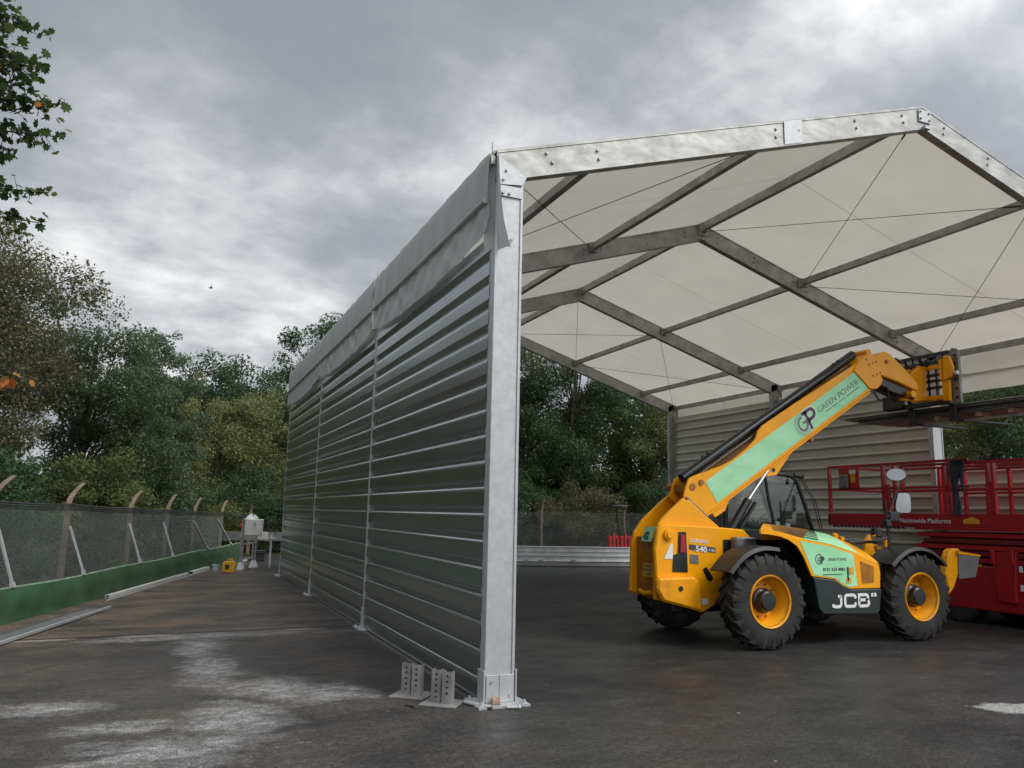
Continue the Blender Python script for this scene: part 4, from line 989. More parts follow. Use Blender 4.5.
MB().prism([(6.36, 1.13), (6.62, 1.05), (6.60, .83), (6.38, .82)], YO - .005, YO - .001).build('inset_panel', OD, pod)
MB().prism([(6.10, 1.05), (6.13, 1.05), (6.13, .86), (6.10, .86)], YO - .009, YO - .005).build('decal_arrow', M['grey_text'], pod)
MB().prism([(6.14, 1.04), (6.22, 1.05), (6.22, .95), (6.14, .95)], YO - .009, YO - .005).box((6.08, YO - .009, .83), (6.17, YO - .005, .90)).build('warning_decal', M['amber'], pod)
lb = MB().prism([(5.46, .925), (5.88, .875), (6.02, .79), (6.15, .745), (6.73, .745), (6.67, .44), (6.60, .39), (5.62, .42), (5.54, .50)], 1.57, 2.3).build('lower_side_panel', M['pod_green'], tele, bevel=.02, seg=2)
JJ0 = [([(.165, .185), (.165, .065)] + arc(.115, .075, .05, .05, -10, -90, 4) + [(.055, .025), (.0, .055)], False)]
JJ = [([(.165, .17), (.165, .075)] + arc(.125, .065, .04, .042, 0, -90, 4) + [(.06, .023), (.02, .035), (.02, .06)], False), ([(.11, .162), (.165, .162)], False)]
CC = [([(.43, .125), (.43, .145)] + arc(.395, .140, .035, .035, 10, 90, 3) + arc(.275, .140, .035, .035, 90, 180, 3) + arc(.275, .058, .035, .035, 180, 270, 3) + arc(.395, .058, .035, .035, 270, 350, 3) + [(.43, .075)], False)]
BB = [([(.50, .023), (.50, .175), (.62, .175)] + arc(.635, .140, .035, .035, 80, -80, 4) + [(.50, .105)], False), ([(.62, .105)] + arc(.645, .064, .04, .041, 80, -90, 4) + [(.50, .023)], False)]
for ltr in (JJ, CC, BB): ribbon(ltr, (5.77, 1.565, .495), (1, 0, 0), (0, 0, 1), .041, .001, 'maker_lettering', M['white'], lb)
b = MB(); b.box((6.50, 1.562, .64), (6.60, 1.568, .69)); b.build('small_flag', M['white'], lb); MB().box((6.54, 1.558, .64), (6.555, 1.561, .69)).build('flag_stripe', M['redbright'], lb)
ta = MB()
for k in range(12):
    a = R(60 + k * 20)
    ta.tube([(5.60 + .065 * math.cos(a), YO - .0055, 1.16 + .065 * math.sin(a)), (5.60 + .065 * math.cos(a), YO - .0085, 1.16 + .065 * math.sin(a))], .009, 6)
ta.build('logo_dots', M['grey_text'], pod)
text('G', 'logo_letter', .09, M['grey_mid'], pod, (5.57, YO - .0065, 1.125), (1, 0, 0), (0, 0, 1), .004, .001)
text('P', 'logo_letter', .12, M['grey_text'], pod, (5.62, YO - .0085, 1.11), (1, 0, 0), (0, 0, 1), .010, .001)
text('GREEN POWER', 'side_lettering', .055, M['grey_mid'], pod, (5.76, YO - .0065, 1.14), (1, 0, 0), (0, 0, 1), 0, .001, width=.34)
text('0121 313 4981', 'side_lettering', .058, M['grey_text'], pod, (5.66, YO - .0065, 1.00), (1, 0, 0), (0, 0, 1), .002, .001, width=.40)
b = MB()
for k in range(18): b.box((5.66 + k * .02, YO - .0085, .945), (5.66 + k * .02 + .013, YO - .0060, .960))
b.build('small_print', M['grey_mid'], pod)

# wheels
def wheel(cx, cy, out, flip):
    Rw, Wd = .625, .34
    s = -1 if out else 1            # outward direction along Y
    w = MB()
    prof = [(.31, s * .155), (.36, s * .172), (.47, s * .175), (.54, s * .165), (.585, s * .14), (.592, 0), (.585, -s * .14), (.54, -s * .165), (.47, -s * .175), (.36, -s * .172), (.30, -s * .155)]
    w.revY((cx, cy, Rw), prof, 56)
    n = 22
    for k in range(n):
        for h in (-1, 1):
            a0 = 2 * PI * (k + (.5 if h > 0 else 0)) / n; da = .20 * flip
            ta_ = .055
            pts_ = []
            for (yy, aa, r0, r1, wd) in ((h * .012, a0 - da * .0, .575, .625, .042), (h * .095, a0 + da * .65, .575, .622, .046), (h * .158, a0 + da, .56, .602, .056), (h * .178, a0 + da * 1.05, .480, .530, .045)):
                for (r_, q) in ((r0, -wd), (r0, wd), (r1, wd * .8), (r1, -wd * .8)):
                    pts_.append((cx + r_ * math.cos(aa + q), cy + yy, Rw + r_ * math.sin(aa + q)))
            fs = []
            for m in range(3):
                o_ = m * 4
                for e in range(4): fs.append((o_ + e, o_ + (e + 1) % 4, o_ + 4 + (e + 1) % 4, o_ + 4 + e))
            fs += [(0, 3, 2, 1), (12, 13, 14, 15)]
            w.add(pts_, fs)
    wh = w.build('wheel', M['tyre'], tele, smooth=True)
    rm = MB(); rm.revY((cx, cy, Rw), [(.345, s * .168), (.338, s * .182), (.318, s * .172), (.308, s * .13), (.285, s * .11), (.275, s * .05), (.255, s * .03), (.245, s * -.01), (.20, s * -.015), (.15, s * .0), (.10, s * .0)], 48)
    r_ = rm.build('rim', M['rim'], wh, smooth=True)
    hb = MB(); hb.revY((cx, cy, Rw), [(.165, s * -.03), (.165, s * .03), (.135, s * .05), (.132, s * .125), (.11, s * .145), (.0, s * .148)], 28); hb.build('hub', BK, wh, smooth=True)
    b = MB()
    for k in range(10):
        a = 2 * PI * k / 10; b.tube([(cx + .215 * math.cos(a), cy - s * .03, Rw + .215 * math.sin(a)), (cx + .215 * math.cos(a), cy + s * .012, Rw + .215 * math.sin(a))], .014, 6)
    b.build('wheel_nuts', OD, wh)
    return wh
for x in (4.62, 7.40):
    wheel(x, 1.645, True, 1); wheel(x, 3.655, False, 1)
def fender(cx, y0, y1, a0, a1, name='mudguard'):
    b = MB(); n = 16; rr = .715
    for i in range(n + 1):
        a = R(a0 + (a1 - a0) * i / n); c, s_ = math.cos(a), math.sin(a); e = rr + .05 * max(0, abs(i / n - .5) * 2 - .7)
        for (r_, y) in ((e - .05, y0), (e, y0 + .02), (e + .015, (y0 + y1) / 2), (e, y1), (e - .025, y1), (e - .012, (y0 + y1) / 2), (e - .03, y0 + .02)): b.v.append((cx + r_ * c, y, .62 + r_ * s_))
    for i in range(n):
        for j in range(7): b.f.append((i * 7 + j, i * 7 + (j + 1) % 7, (i + 1) * 7 + (j + 1) % 7, (i + 1) * 7 + j))
    b.f.append(tuple(range(7))); b.f.append(tuple(n * 7 + j for j in range(7)))
    return b.build(name, M['black'], tele, smooth=True)
fender(4.62, 1.50, 1.93, 72, 148); fender(7.40, 1.46, 1.93, 38, 140); fender(4.62, 3.37, 3.83, 60, 150); fender(7.40, 3.37, 3.83, 38, 142)
# cab
cab_thing = MB().box((5.0, 2.87, .75), (6.78, 3.76, 1.50)).build('cab', BK, tele, bevel=.03)
def cabpost(pts_, r_, nm='cab_post'): MB().tube(pts_, r_, 8).build(nm, BK, cab_thing, smooth=True)
for y in (2.87, 3.75):
    cabpost([(6.78, y, 1.45), (6.70, y, 1.62), (6.58, y, 1.95), (6.46, y, 2.24), (6.41, y, 2.32), (6.33, y, 2.375), (6.2, y, 2.395), (5.5, y, 2.42), (5.15, y, 2.40), (5.05, y, 2.3), (5.02, y, 1.5)], .033)
    cabpost([(5.80, y, 2.40), (5.86, y, 2.0), (5.98, y, 1.5)], .026)
cabpost([(6.44, 2.87, 2.28), (6.44, 3.75, 2.28)], .03); cabpost([(5.06, 2.87, 2.32), (5.06, 3.75, 2.32)], .03); cabpost([(6.78, 2.87, 1.5), (6.78, 3.75, 1.5)], .04)
MB().add([(5.12, 2.90, 2.42), (6.30, 2.90, 2.40), (6.30, 3.72, 2.40), (5.12, 3.72, 2.42), (5.15, 2.95, 2.455), (6.25, 2.95, 2.435), (6.25, 3.67, 2.435), (5.15, 3.67, 2.455)], [(0, 3, 2, 1), (4, 5, 6, 7), (0, 1, 5, 4), (1, 2, 6, 5), (2, 3, 7, 6), (3, 0, 4, 7)]).build('cab_roof', BK, cab_thing)
for nm, vs in (('side_window', [(5.06, 2.865, 1.5), (6.74, 2.865, 1.5), (6.43, 2.865, 2.30), (6.2, 2.865, 2.385), (5.1, 2.865, 2.39)]), ('side_window', [(5.06, 3.755, 1.5), (6.74, 3.755, 1.5), (6.43, 3.755, 2.30), (6.2, 3.755, 2.385), (5.1, 3.755, 2.39)]),
               ('windscreen', [(6.775, 2.9, 1.5), (6.775, 3.72, 1.5), (6.44, 3.72, 2.28), (6.44, 2.9, 2.28)]), ('rear_window', [(5.03, 2.9, 1.5), (5.03, 3.72, 1.5), (5.05, 3.72, 2.34), (5.05, 2.9, 2.34)])):
    MB().add(vs, [tuple(range(len(vs)))]).build(nm, M['glass'], cab_thing)
MB().tube([(6.40, 2.88, 2.40), (6.50, 2.88, 2.385), (6.58, 2.9, 2.385)], [.03, .045, .05], 10).build('work_lamp', BK, cab_thing, smooth=True)
for dx in (0, .05): MB().tube([(6.52 + dx, 2.84, 2.30), (6.70 + dx, 2.80, 2.0), (6.84 + dx, 2.82, 1.55)], .008, 5).build('cable', BK, cab_thing, smooth=True)
st_ = MB().box((5.25, 3.05, 1.10), (5.75, 3.55, 1.22)).add([(5.20, 3.05, 1.15), (5.34, 3.05, 1.2), (5.20, 3.08, 1.95), (5.10, 3.08, 1.95), (5.20, 3.55, 1.15), (5.34, 3.55, 1.2), (5.20, 3.52, 1.95), (5.10, 3.52, 1.95)], [(0, 1, 2, 3), (7, 6, 5, 4), (1, 5, 6, 2), (0, 3, 7, 4), (2, 6, 7, 3), (0, 4, 5, 1)])
st_.build('driver_seat', M['seat'], cab_thing, bevel=.03)
b = MB(); b.tube([(6.45, 3.3, 1.35), (6.22, 3.3, 1.66)], .03, 8)
ring = [Vector((6.20, 3.3, 1.68)) + Vector((.12 * math.cos(a), 0, .12 * math.sin(a) * .5)) * 1. + Vector((0, .19 * math.sin(a + PI / 2) * 0, 0)) for a in np.linspace(0, 2 * PI, 2)]
rc = Vector((6.20, 3.3, 1.69)); e1 = Vector((0, 1, 0)); e2 = Vector((.75, 0, .66))
b.tube([rc + e1 * .19 * math.cos(a) + e2 * .19 * math.sin(a) for a in np.linspace(0, 2 * PI, 25)], .014, 6); b.tube([rc - e1 * .19, rc + e1 * .19], .012, 6)
b.build('steering_wheel', BK, cab_thing, smooth=True)
MB().box((6.42, 3.0, 1.48), (6.72, 3.65, 1.62)).build('dashboard', BK, cab_thing, bevel=.03)
MB().box((6.02, 2.90, 1.50), (6.10, 2.93, 1.66)).box((6.12, 2.90, 1.50), (6.19, 2.93, 1.60)).box((6.22, 2.90, 1.55), (6.31, 2.93, 1.63)).build('cab_labels', M['white'], cab_thing)
# lift ram
MB().tube([(4.62, 2.34, 1.42), (5.02, 2.34, 1.965)], .058, 14).build('ram_cylinder', BK, tele, smooth=True)
MB().tube([(5.00, 2.34, 1.94), (5.43, 2.34, 2.44)], .026, 12).build('ram_rod', M['chrome'], tele, smooth=True)
MB().bar((4.72, 2.30, 1.42), (5.12, 2.30, 1.93), .04, .05, (0, 1, 0)).build('ram_guard', M['black'], tele)
# mirrors on the front mast
mast = MB().tube([(7.12, 1.76, 1.10), (7.10, 1.75, 1.55), (7.09, 1.75, 2.0)], .016, 8).tube([(7.18, 1.8, 1.10), (7.16, 1.78, 1.75)], .014, 8).tube([(7.12, 1.75, 1.75), (7.32, 1.74, 2.12), (7.45, 1.74, 2.35), (7.52, 1.74, 2.33)], .011, 6).build('mirror_mast', BK, tele, smooth=True)
MB().box((7.04, 1.70, 1.62), (7.14, 1.80, 1.72)).box((7.14, 1.72, 1.70), (7.34, 1.78, 1.84)).build('mast_bracket', BK, mast, bevel=.01)
def mirror(c, w, h, nrm_, round_, nm):
    c = Vector(c); nn = Vector(nrm_).normalized(); r_ = Vector((0, 0, 1)).cross(nn).normalized(); u = nn.cross(r_)
    pts_ = []
    for k in range(32):
        a = 2 * PI * k / 32; e = 1. if round_ else .38
        x = math.copysign(abs(math.cos(a)) ** e, math.cos(a)); y = math.copysign(abs(math.sin(a)) ** e, math.sin(a)); pts_.append((x * w / 2, y * h / 2))
    def shell(sc, off, off2, m, name, par):
        b = MB(); v = [c + r_ * x * sc + u * y * sc + nn * off for x, y in pts_] + [c + r_ * x * sc * .9 + u * y * sc * .9 + nn * off2 for x, y in pts_]
        b.add(v, [tuple(range(32)), tuple(range(63, 31, -1))] + [(i, (i + 1) % 32, (i + 1) % 32 + 32, i + 32) for i in range(32)]); return b.build(name, m, par)
    hsg = shell(1.06, 0, -.05, BK, nm + '_housing', mast); 
    b = MB(); v = [c + r_ * x + u * y + nn * .004 for x, y in pts_]; b.add(v, [tuple(range(32))]); b.build(nm + '_glass', M['mirror'], hsg)
mirror((7.40, 1.70, 1.975), .205, .295, (-.80, -.52, .02), False, 'mirror')
mirror((7.29, 1.70, 2.395), .265, .18, (-.70, -.62, .10), True, 'wide_mirror')
MB().box((6.80, 1.68, 1.46), (6.93, 1.78, 1.60)).build('headlamp', BK, tele, bevel=.02)
MB().box((6.79, 1.69, 1.475), (6.799, 1.77, 1.585)).build('lamp_glass', M['mirror'], tele)
MB().tube([(6.6, 2.0, 1.38), (6.75, 1.95, 1.38), (6.95, 1.8, 1.40), (7.1, 1.76, 1.46)], .022, 8).build('hose', BK, tele, smooth=True)
MB().tube([(6.50, 2.15, 1.45), (6.50, 2.2, 1.47)], .045, 10).tube([(6.63, 2.15, 1.42), (6.63, 2.2, 1.43)], .035, 10).build('filler_cap', O, tele, bevel=.004)
# folded stabilisers
for y in (1.80, 3.35):
    sb = PR([(8.33, 1.18), (8.38, 1.27), (8.46, 1.30), (8.58, 1.30), (8.64, 1.24), (8.60, 1.05), (8.42, .72), (8.30, .60), (8.25, .9)], y - .07, y + .07, 'stabiliser_leg', O, tele, bevel=.02)
    MB().add([(8.52, y - .10, 1.215), (8.97, y - .12, 1.175), (8.97, y + .22, 1.215), (8.60, y + .20, 1.25), (8.50, y - .10, .84), (8.84, y - .12, .86), (8.86, y + .22, .9), (8.56, y + .2, .9)], [(0, 1, 2, 3), (7, 6, 5, 4), (0, 4, 5, 1), (1, 5, 6, 2), (2, 6, 7, 3), (3, 7, 4, 0)]).build('stabiliser_foot', M['lowgrey'], sb, bevel=.01)
    MB().add([(8.52, y - .10, 1.222), (8.975, y - .12, 1.182), (8.97, y + .22, 1.222), (8.60, y + .20, 1.257), (8.52, y - .10, 1.245), (8.975, y - .12, 1.205), (8.97, y + .22, 1.245), (8.60, y + .20, 1.28)], [(0, 3, 2, 1), (4, 5, 6, 7), (0, 1, 5, 4), (1, 2, 6, 5), (2, 3, 7, 6), (3, 0, 4, 7)]).build('foot_top', O, sb)
    MB().tube([(8.53, y - .08, 1.22), (8.53, y + .08, 1.22)], .055, 14).build('stabiliser_pin', OD, sb)
MB().box((8.0, 1.75, .62), (8.32, 3.4, .80)).build('stabiliser_beam', BK, tele, bevel=.015)

# load of sheets across the forks
for i in range(6):
    x0, x1 = 9.46 + .03 * (i % 3), 10.62 - .03 * (i % 2); z = 3.545 + i * .03; yA = -1.2 + .1 * (i % 3); yB = 4.62 - .0 + (.0 if i % 2 else -.12) - .14 * (5 - i) * .8 + .3
    prf = []; n = 6; wd = (x1 - x0) / n
    for k in range(n):
        for t, h in ((0, 0), (.35, 0), (.45, .022), (.85, .022), (.95, 0)): prf.append((x0 + (k + t) * wd, z + h))
    low = [(x, zz - .005) for x, zz in prf][::-1]
    o = MB().prism(prf + low, yA, yB).build('metal_sheet', M['sheet'])
    tag(o, ('lowest' if i == 0 else ['second', 'third', 'fourth', 'fifth'][i - 1] + ' from the bottom' if i < 5 else 'topmost') + ' long dark ribbed sheet of the stack lying across the raised forks', 'metal sheet', 'ribbed sheets across the forks')
for y, nm in ((2.70, 'nearest the fork frame'), (1.92, 'in the middle'), (1.36, 'nearest the right frame edge')):
    o = MB().box((9.50, y - .045, 3.45), (9.78, y + .045, 3.535)).build('timber_bearer', M['wood'], bevel=.006)
    tag(o, 'raw timber bearer under the raised sheets, the one ' + nm, 'timber', 'timber bearers under the sheets')
o = MB().box((9.56, -1.0, 3.395), (9.62, 3.0, 3.435)).build('bearing_bar', M['sheet']); tag(o, 'long thin dark bar lying crosswise below the timber bearers', 'bar')

# ------------------------------------------------------------------ driver
per = thing('person', (5.52, 3.3, 1.2), 'person in dark work jacket sitting at the wheel inside the telehandler cab', 'person')
def skinned(name, nodes, edges, m, par, root=0, sub=2):
    oo = origin_of(par)
    me = bpy.data.meshes.new(name); me.from_pydata([tuple(Vector(n[0]) - oo) for n in nodes], edges, []); me.materials.append(m)
    o = bpy.data.objects.new(name, me); COL.objects.link(o); o.parent = par; ORG[o.name] = oo
    md = o.modifiers.new('s', 'SKIN'); md.use_smooth_shade = True
    for i, n in enumerate(nodes):
        r_ = n[1]; me.skin_vertices[0].data[i].radius = (r_, r_) if not isinstance(r_, tuple) else r_
    me.skin_vertices[0].data[root].use_root = True
    s2 = o.modifiers.new('d', 'SUBSURF'); s2.levels = sub; s2.render_levels = sub
    return o
yc_ = 3.3
nd = [((5.48, yc_, 1.30), .15), ((5.47, yc_, 1.50), .14), ((5.50, yc_, 1.72), .17), ((5.53, yc_, 1.86), .11), ((5.56, yc_, 1.94), .055)]
ed = [(0, 1), (1, 2), (2, 3), (3, 4)]
def chain(start, lst):
    p = start
    for q in lst: nd.append(q); ed.append((p, len(nd) - 1)); p = len(nd) - 1
    return p
for s in (-1, 1):
    chain(3, [((5.53, yc_ + s * .17, 1.83), .075), ((5.60, yc_ + s * .24, 1.60), .055), ((5.85, yc_ + s * .20, 1.56), .042), ((6.04, yc_ + s * .17, 1.64), .032)])
    chain(0, [((5.60, yc_ + s * .11, 1.28), .10), ((5.98, yc_ + s * .14, 1.30), .075), ((6.12, yc_ + s * .14, 1.00), .055), ((6.14, yc_ + s * .14, .85), .05), ((6.26, yc_ + s * .14, .82), .04)])
body = skinned('torso_and_limbs', nd, ed, M['cloth'], per)
hn = [((5.565, yc_, 1.93), .05), ((5.58, yc_, 2.02), (.072, .066)), ((5.59, yc_, 2.11), (.095, .080)), ((5.585, yc_, 2.18), (.075, .07))]
head = skinned('head', hn, [(0, 1), (1, 2), (2, 3)], M['skin'], per)
b = MB(); b.tube([(5.68, yc_, 2.09), (5.705, yc_, 2.065), (5.68, yc_, 2.06)], [.010, .016, .010], 8); b.build('nose', M['skin'], head, smooth=True)
b = MB()
for s in (-1, 1): b.tube([(5.672, yc_ + s * .033, 2.10), (5.682, yc_ + s * .033, 2.10)], .010, 8)
b.build('eyes', M['hair'], head)
for s in (-1, 1): MB().tube([(5.58, yc_ + s * .085, 2.11), (5.575, yc_ + s * .098, 2.105)], .026, 10).build('ear', M['skin'], head, smooth=True)
MB().tube([(5.672, yc_ - .022, 2.035), (5.682, yc_, 2.033), (5.672, yc_ + .022, 2.035)], .006, 6).build('mouth', M['red_dark'], head, smooth=True)
b = MB(); b.grid(lambda u, v: (5.572 + .108 * math.cos(2 * PI * u) * math.cos(v * PI / 2) + (-.012), yc_ + .094 * math.sin(2 * PI * u) * math.cos(v * PI / 2), 2.12 + (.02 if math.cos(2 * PI * u) > .4 else -.035) * (1 - v) + .11 * math.sin(v * PI / 2)), 20, 8)
b.build('hair', M['hair'], head, smooth=True)
for s in (-1, 1):
    pn = [((6.04, yc_ + s * .17, 1.64), .028), ((6.10, yc_ + s * .17, 1.67), (.034, .02))]; pe = [(0, 1)]
    for f, (dy, ln) in enumerate(((-.030, .062), (-.010, .072), (.010, .070), (.028, .055))):
        i0 = len(pn); pn += [((6.125, yc_ + s * .17 + dy, 1.685), .010), ((6.125 + ln * .5, yc_ + s * .17 + dy, 1.695), .009), ((6.125 + ln * .6, yc_ + s * .17 + dy, 1.66), .0085)]; pe += [(1, i0), (i0, i0 + 1), (i0 + 1, i0 + 2)]
    i0 = len(pn); pn += [((6.08, yc_ + s * .125, 1.665), .011), ((6.11, yc_ + s * .115, 1.66), .010)]; pe += [(0, i0), (i0, i0 + 1)]
    skinned('hand', pn, pe, M['skin'], per, sub=1)
MB().grid(lambda u, v: (5.50 + .19 * math.cos(2 * PI * u), yc_ + .20 * math.sin(2 * PI * u), 1.50 + .05 * v), 20, 1).build('reflective_band', M['hivis'], per, smooth=True)
# ------------------------------------------------------------------ red scissor lift
lift = thing('scissor_lift', (10.9, 2.3, 0), 'large red scissor lift with railed platform, standing behind the telehandler', 'scissor lift')
RD, RK = M['red'], M['red_dark']
XL, XR = 10.0, 11.75
MB().prismx([(3.60, .98), (3.66, .90), (3.62, .42), (3.50, .24), (.10, .24), (-.1, .6), (-.1, 1.0)], XL + .04, XR - .04).build('chassis', RD, lift, bevel=.03, seg=2)
for y in (3.55,):
    MB().prismx([(3.66, 1.53), (3.50, 1.42), (3.72, 1.30), (3.50, 1.15), (3.6, 1.0), (-.2, 1.0), (-.2, 1.54)], XL + .12, XR - .12).build('scissor_core', RK, lift, bevel=.01)
for i, (z, ya, yb_) in enumerate(((1.49, 3.68, -.3), (1.385, 3.56, -.3), (1.28, 3.74, -.3), (1.175, 3.56, -.3), (1.07, 3.66, -.3))):
    for xx in (XL + .06, XR - .10): 
        MB().bar((xx, ya, z - .01), (xx, yb_, z + .01), .055, .075).build('scissor_arm', RK if i % 2 else RD, lift, bevel=.006)
MB().prismx([(2.22, 1.22), (1.80, 1.24), (1.86, .42), (2.16, .42)], XL - .02, XL + .05).build('side_mast', RD, lift, bevel=.01)
for y in (2.19, 1.86): MB().prismx([(y + .03, 1.26), (y - .03, 1.26), (y - .03, 1.02), (y + .03, 1.02)], XL - .05, XL - .021).build('lug', M['redbright'], lift, bevel=.008)
MB().box((XL + .034, 1.40, .62), (XL + .041, 1.72, .90)).build('access_opening', M['black'], lift)
for z0 in (.62, .92): MB().box((XL + .025, 1.745, z0), (XL + .038, 1.80, z0 + .10)).build('reflector', M['white'], lift)
MB().box((XL + .030, 1.30, .95), (XL + .038, 1.70, 1.0)).build('warning_label', M['amber'], lift); MB().box((XL + .030, 2.45, .96), (XL + .038, 2.62, 1.01)).build('warning_label', M['amber'], lift)
MB().box((XL + .02, 2.78, .76), (XL + .039, 2.92, .80)).build('reflector', M['white'], lift)
for y in (2.95, .45):
    for x in (XL + .22, XR - .22):
        MB().tube([(x - .17, y, .36), (x + .17, y, .36)], .36, 28).build('wheel', M['tyre'], lift, bevel=.03)
# platform
plat = MB().box((XL, -1.0, 1.56), (XR, 3.72, 1.62)).box((XL, -1.0, 1.62), (XL + .04, 3.95, 1.85)).box((XR - .04, -1.0, 1.62), (XR, 3.95, 1.85)).build('main_deck', RD, lift, bevel=.006)
ext = MB().box((XL + .06, 3.2, 1.63), (XR - .06, 5.80, 1.67)).box((XL + .05, 3.2, 1.60), (XL + .10, 5.84, 1.84)).box((XR - .1, 3.2, 1.60), (XR - .05, 5.84, 1.84)).box((XL + .05, 5.80, 1.60), (XR - .05, 5.85, 1.84)).build('extension_deck', RD, lift, bevel=.006)
b = MB()
for i in range(18): y = 4.0 + i * .1; b.bar((XL + .09, y, 1.565), (XL + .09, y + .05, 1.60), .05, .02)
b.build('deck_grating', RK, ext)
def rails(x, ys, z0, z1, zm, posts, nm, double=False):
    b = MB(); b.bar((x, ys[0], z1), (x, ys[1], z1), .05, .05); b.build('top_rail', RD, lift, bevel=.006)
    b = MB(); b.bar((x, ys[0], zm), (x, ys[1], zm), .035, .04); b.build('mid_rail', RD, lift, bevel=.004)
    for y in posts: MB().bar((x, y, max(z0, 1.855)), (x, y, z1), .05, .075, (1, 0, 0)).build('rail_post', RD, lift, bevel=.004)
rails(XL + .02, (-1.0, 3.95), 1.5, 2.735, 2.27, (3.92, 3.03, 2.93, 2.20, 2.10, 1.42, .6), 'main')
rails(XR - .02, (-1.0, 3.95), 1.5, 2.735, 2.27, (3.92, 3.0, 2.2, 1.42, .6), 'main')
rails(XL + .09, (2.6, 5.82), 1.6, 2.80, 2.33, (5.80, 4.42, 4.16), 'ext')
rails(XR - .09, (2.6, 5.82), 1.6, 2.80, 2.33, (5.80, 4.42, 4.16), 'ext')
for z in (2.80, 2.33): MB().bar((XL + .09, 5.82, z), (XR - .09, 5.82, z), .04, .04).build('end_rail', RD, lift)
for y, dz in ((2.20, 0), (1.42, 0), (4.29, .0)):
    MB().prismx([(y + .07, 1.85), (y - .10, 1.85), (y - .06, 2.4), (y + .04, 2.4)], XL - .005, XL + .045).build('rail_gusset', RD, lift, bevel=.005)
MB().box((XL + .04, 4.98, 2.34), (XL + .07, 5.50, 2.78)).build('control_panel', M['redbright'], lift, bevel=.008)
MB().box((XL - .02, 5.22, 2.34), (XL + .035, 5.46, 2.63)).build('control_box', M['lowgrey'], lift, bevel=.02)
MB().box((XL + .028, 5.06, 2.46), (XL + .036, 5.18, 2.64)).build('amber_label', M['amber'], lift); MB().box((XL + .020, 5.04, 2.64), (XL + .036, 5.20, 2.72)).build('white_label', M['white'], lift)
text('Nationwide', 'platform_lettering', .12, M['white'], plat, (XL - .004, 4.0, 1.68), (0, -1, 0), (0, 0, 1), .001, .002, width=.55)
text('Platforms', 'platform_lettering', .12, M['white'], plat, (XL - .004, 3.41, 1.68), (0, -1, 0), (0, 0, 1), .001, .002, width=.47)
MB().prismx([(2.70, 1.68), (2.40, 1.68), (2.40, 1.74), (2.48, 1.78), (2.54, 1.80), (2.61, 1.77), (2.70, 1.75)], XL - .006, XL - .002).build('yellow_emblem', M['amber'], plat)
# jacket over the rail
jk = []
def jacket(u, v):
    a = u * 2 * PI; z = 2.79 - .95 * v
    w = .085 - .035 * v + .02 * math.sin(v * 9); t = .045 + .02 * math.sin(3 * a + v * 6)
    return (XL - .02 + t * math.cos(a) * (1 + .3 * math.sin(7 * v)), 2.78 + .02 * v + w * math.sin(a) + .012 * math.sin(2 * a + v * 8), z + .02 * math.cos(a) * (1 if v < .1 else 0))
b = MB().grid(jacket, 28, 30)
b.grid(lambda u, v: (XL - .035 + .03 * math.cos(2 * PI * u), 2.62 + .05 * math.sin(2 * PI * u) * (1 - .5 * v) + .03 * math.sin(v * 3), 2.78 - .55 * v), 16, 16)
b.grid(lambda u, v: (XL - .01 + .10 * math.cos(PI * u), 2.60 + .26 * v, 2.765 + .035 * math.sin(PI * u)), 8, 6)
tag(b.build('jacket', M['cloth'], smooth=True), 'dark jacket hanging over the top rail of the red lift', 'jacket')
# ------------------------------------------------------------------ trees
def leaves_mesh(name, rs, centers, radii, counts, size, m, par, org, flat=.8, droop=.0):
    """kite-shaped leaf faces scattered round clump centres"""
    tot = int(sum(counts))
    C = np.repeat(np.array(centers), counts, axis=0); Rr = np.repeat(np.array(radii), counts)[:, None]
    g_ = rs.normal(size=(tot, 3)); g_ /= (np.linalg.norm(g_, axis=1, keepdims=True) + 1e-9)
    g_ *= rs.rand(tot, 1) ** .45; g_[:, 2] *= flat
    P = C + g_ * Rr
    P[:, 2] -= droop * (np.abs(g_[:, 0]) + np.abs(g_[:, 1])) * Rr[:, 0]
    nrm_ = rs.normal(size=(tot, 3)) * .75 + g_ * .7 + np.array([0, 0, .55]); nrm_ /= np.linalg.norm(nrm_, axis=1, keepdims=True)
    t = np.cross(nrm_, rs.normal(size=(tot, 3))); t /= np.linalg.norm(t, axis=1, keepdims=True) + 1e-9
    s = np.cross(nrm_, t); sz = size * (.45 + .95 * rs.rand(tot, 1) ** 1.5)
    V = np.empty((tot, 4, 3)); V[:, 0] = P - t * sz * .5; V[:, 1] = P + s * sz * .27 + nrm_ * sz * .06; V[:, 2] = P + t * sz * .5; V[:, 3] = P - s * sz * .27 + nrm_ * sz * .06
    F = np.arange(tot * 4).reshape(tot, 4)
    return npmesh(name, V.reshape(-1, 3), F, m, par, org)
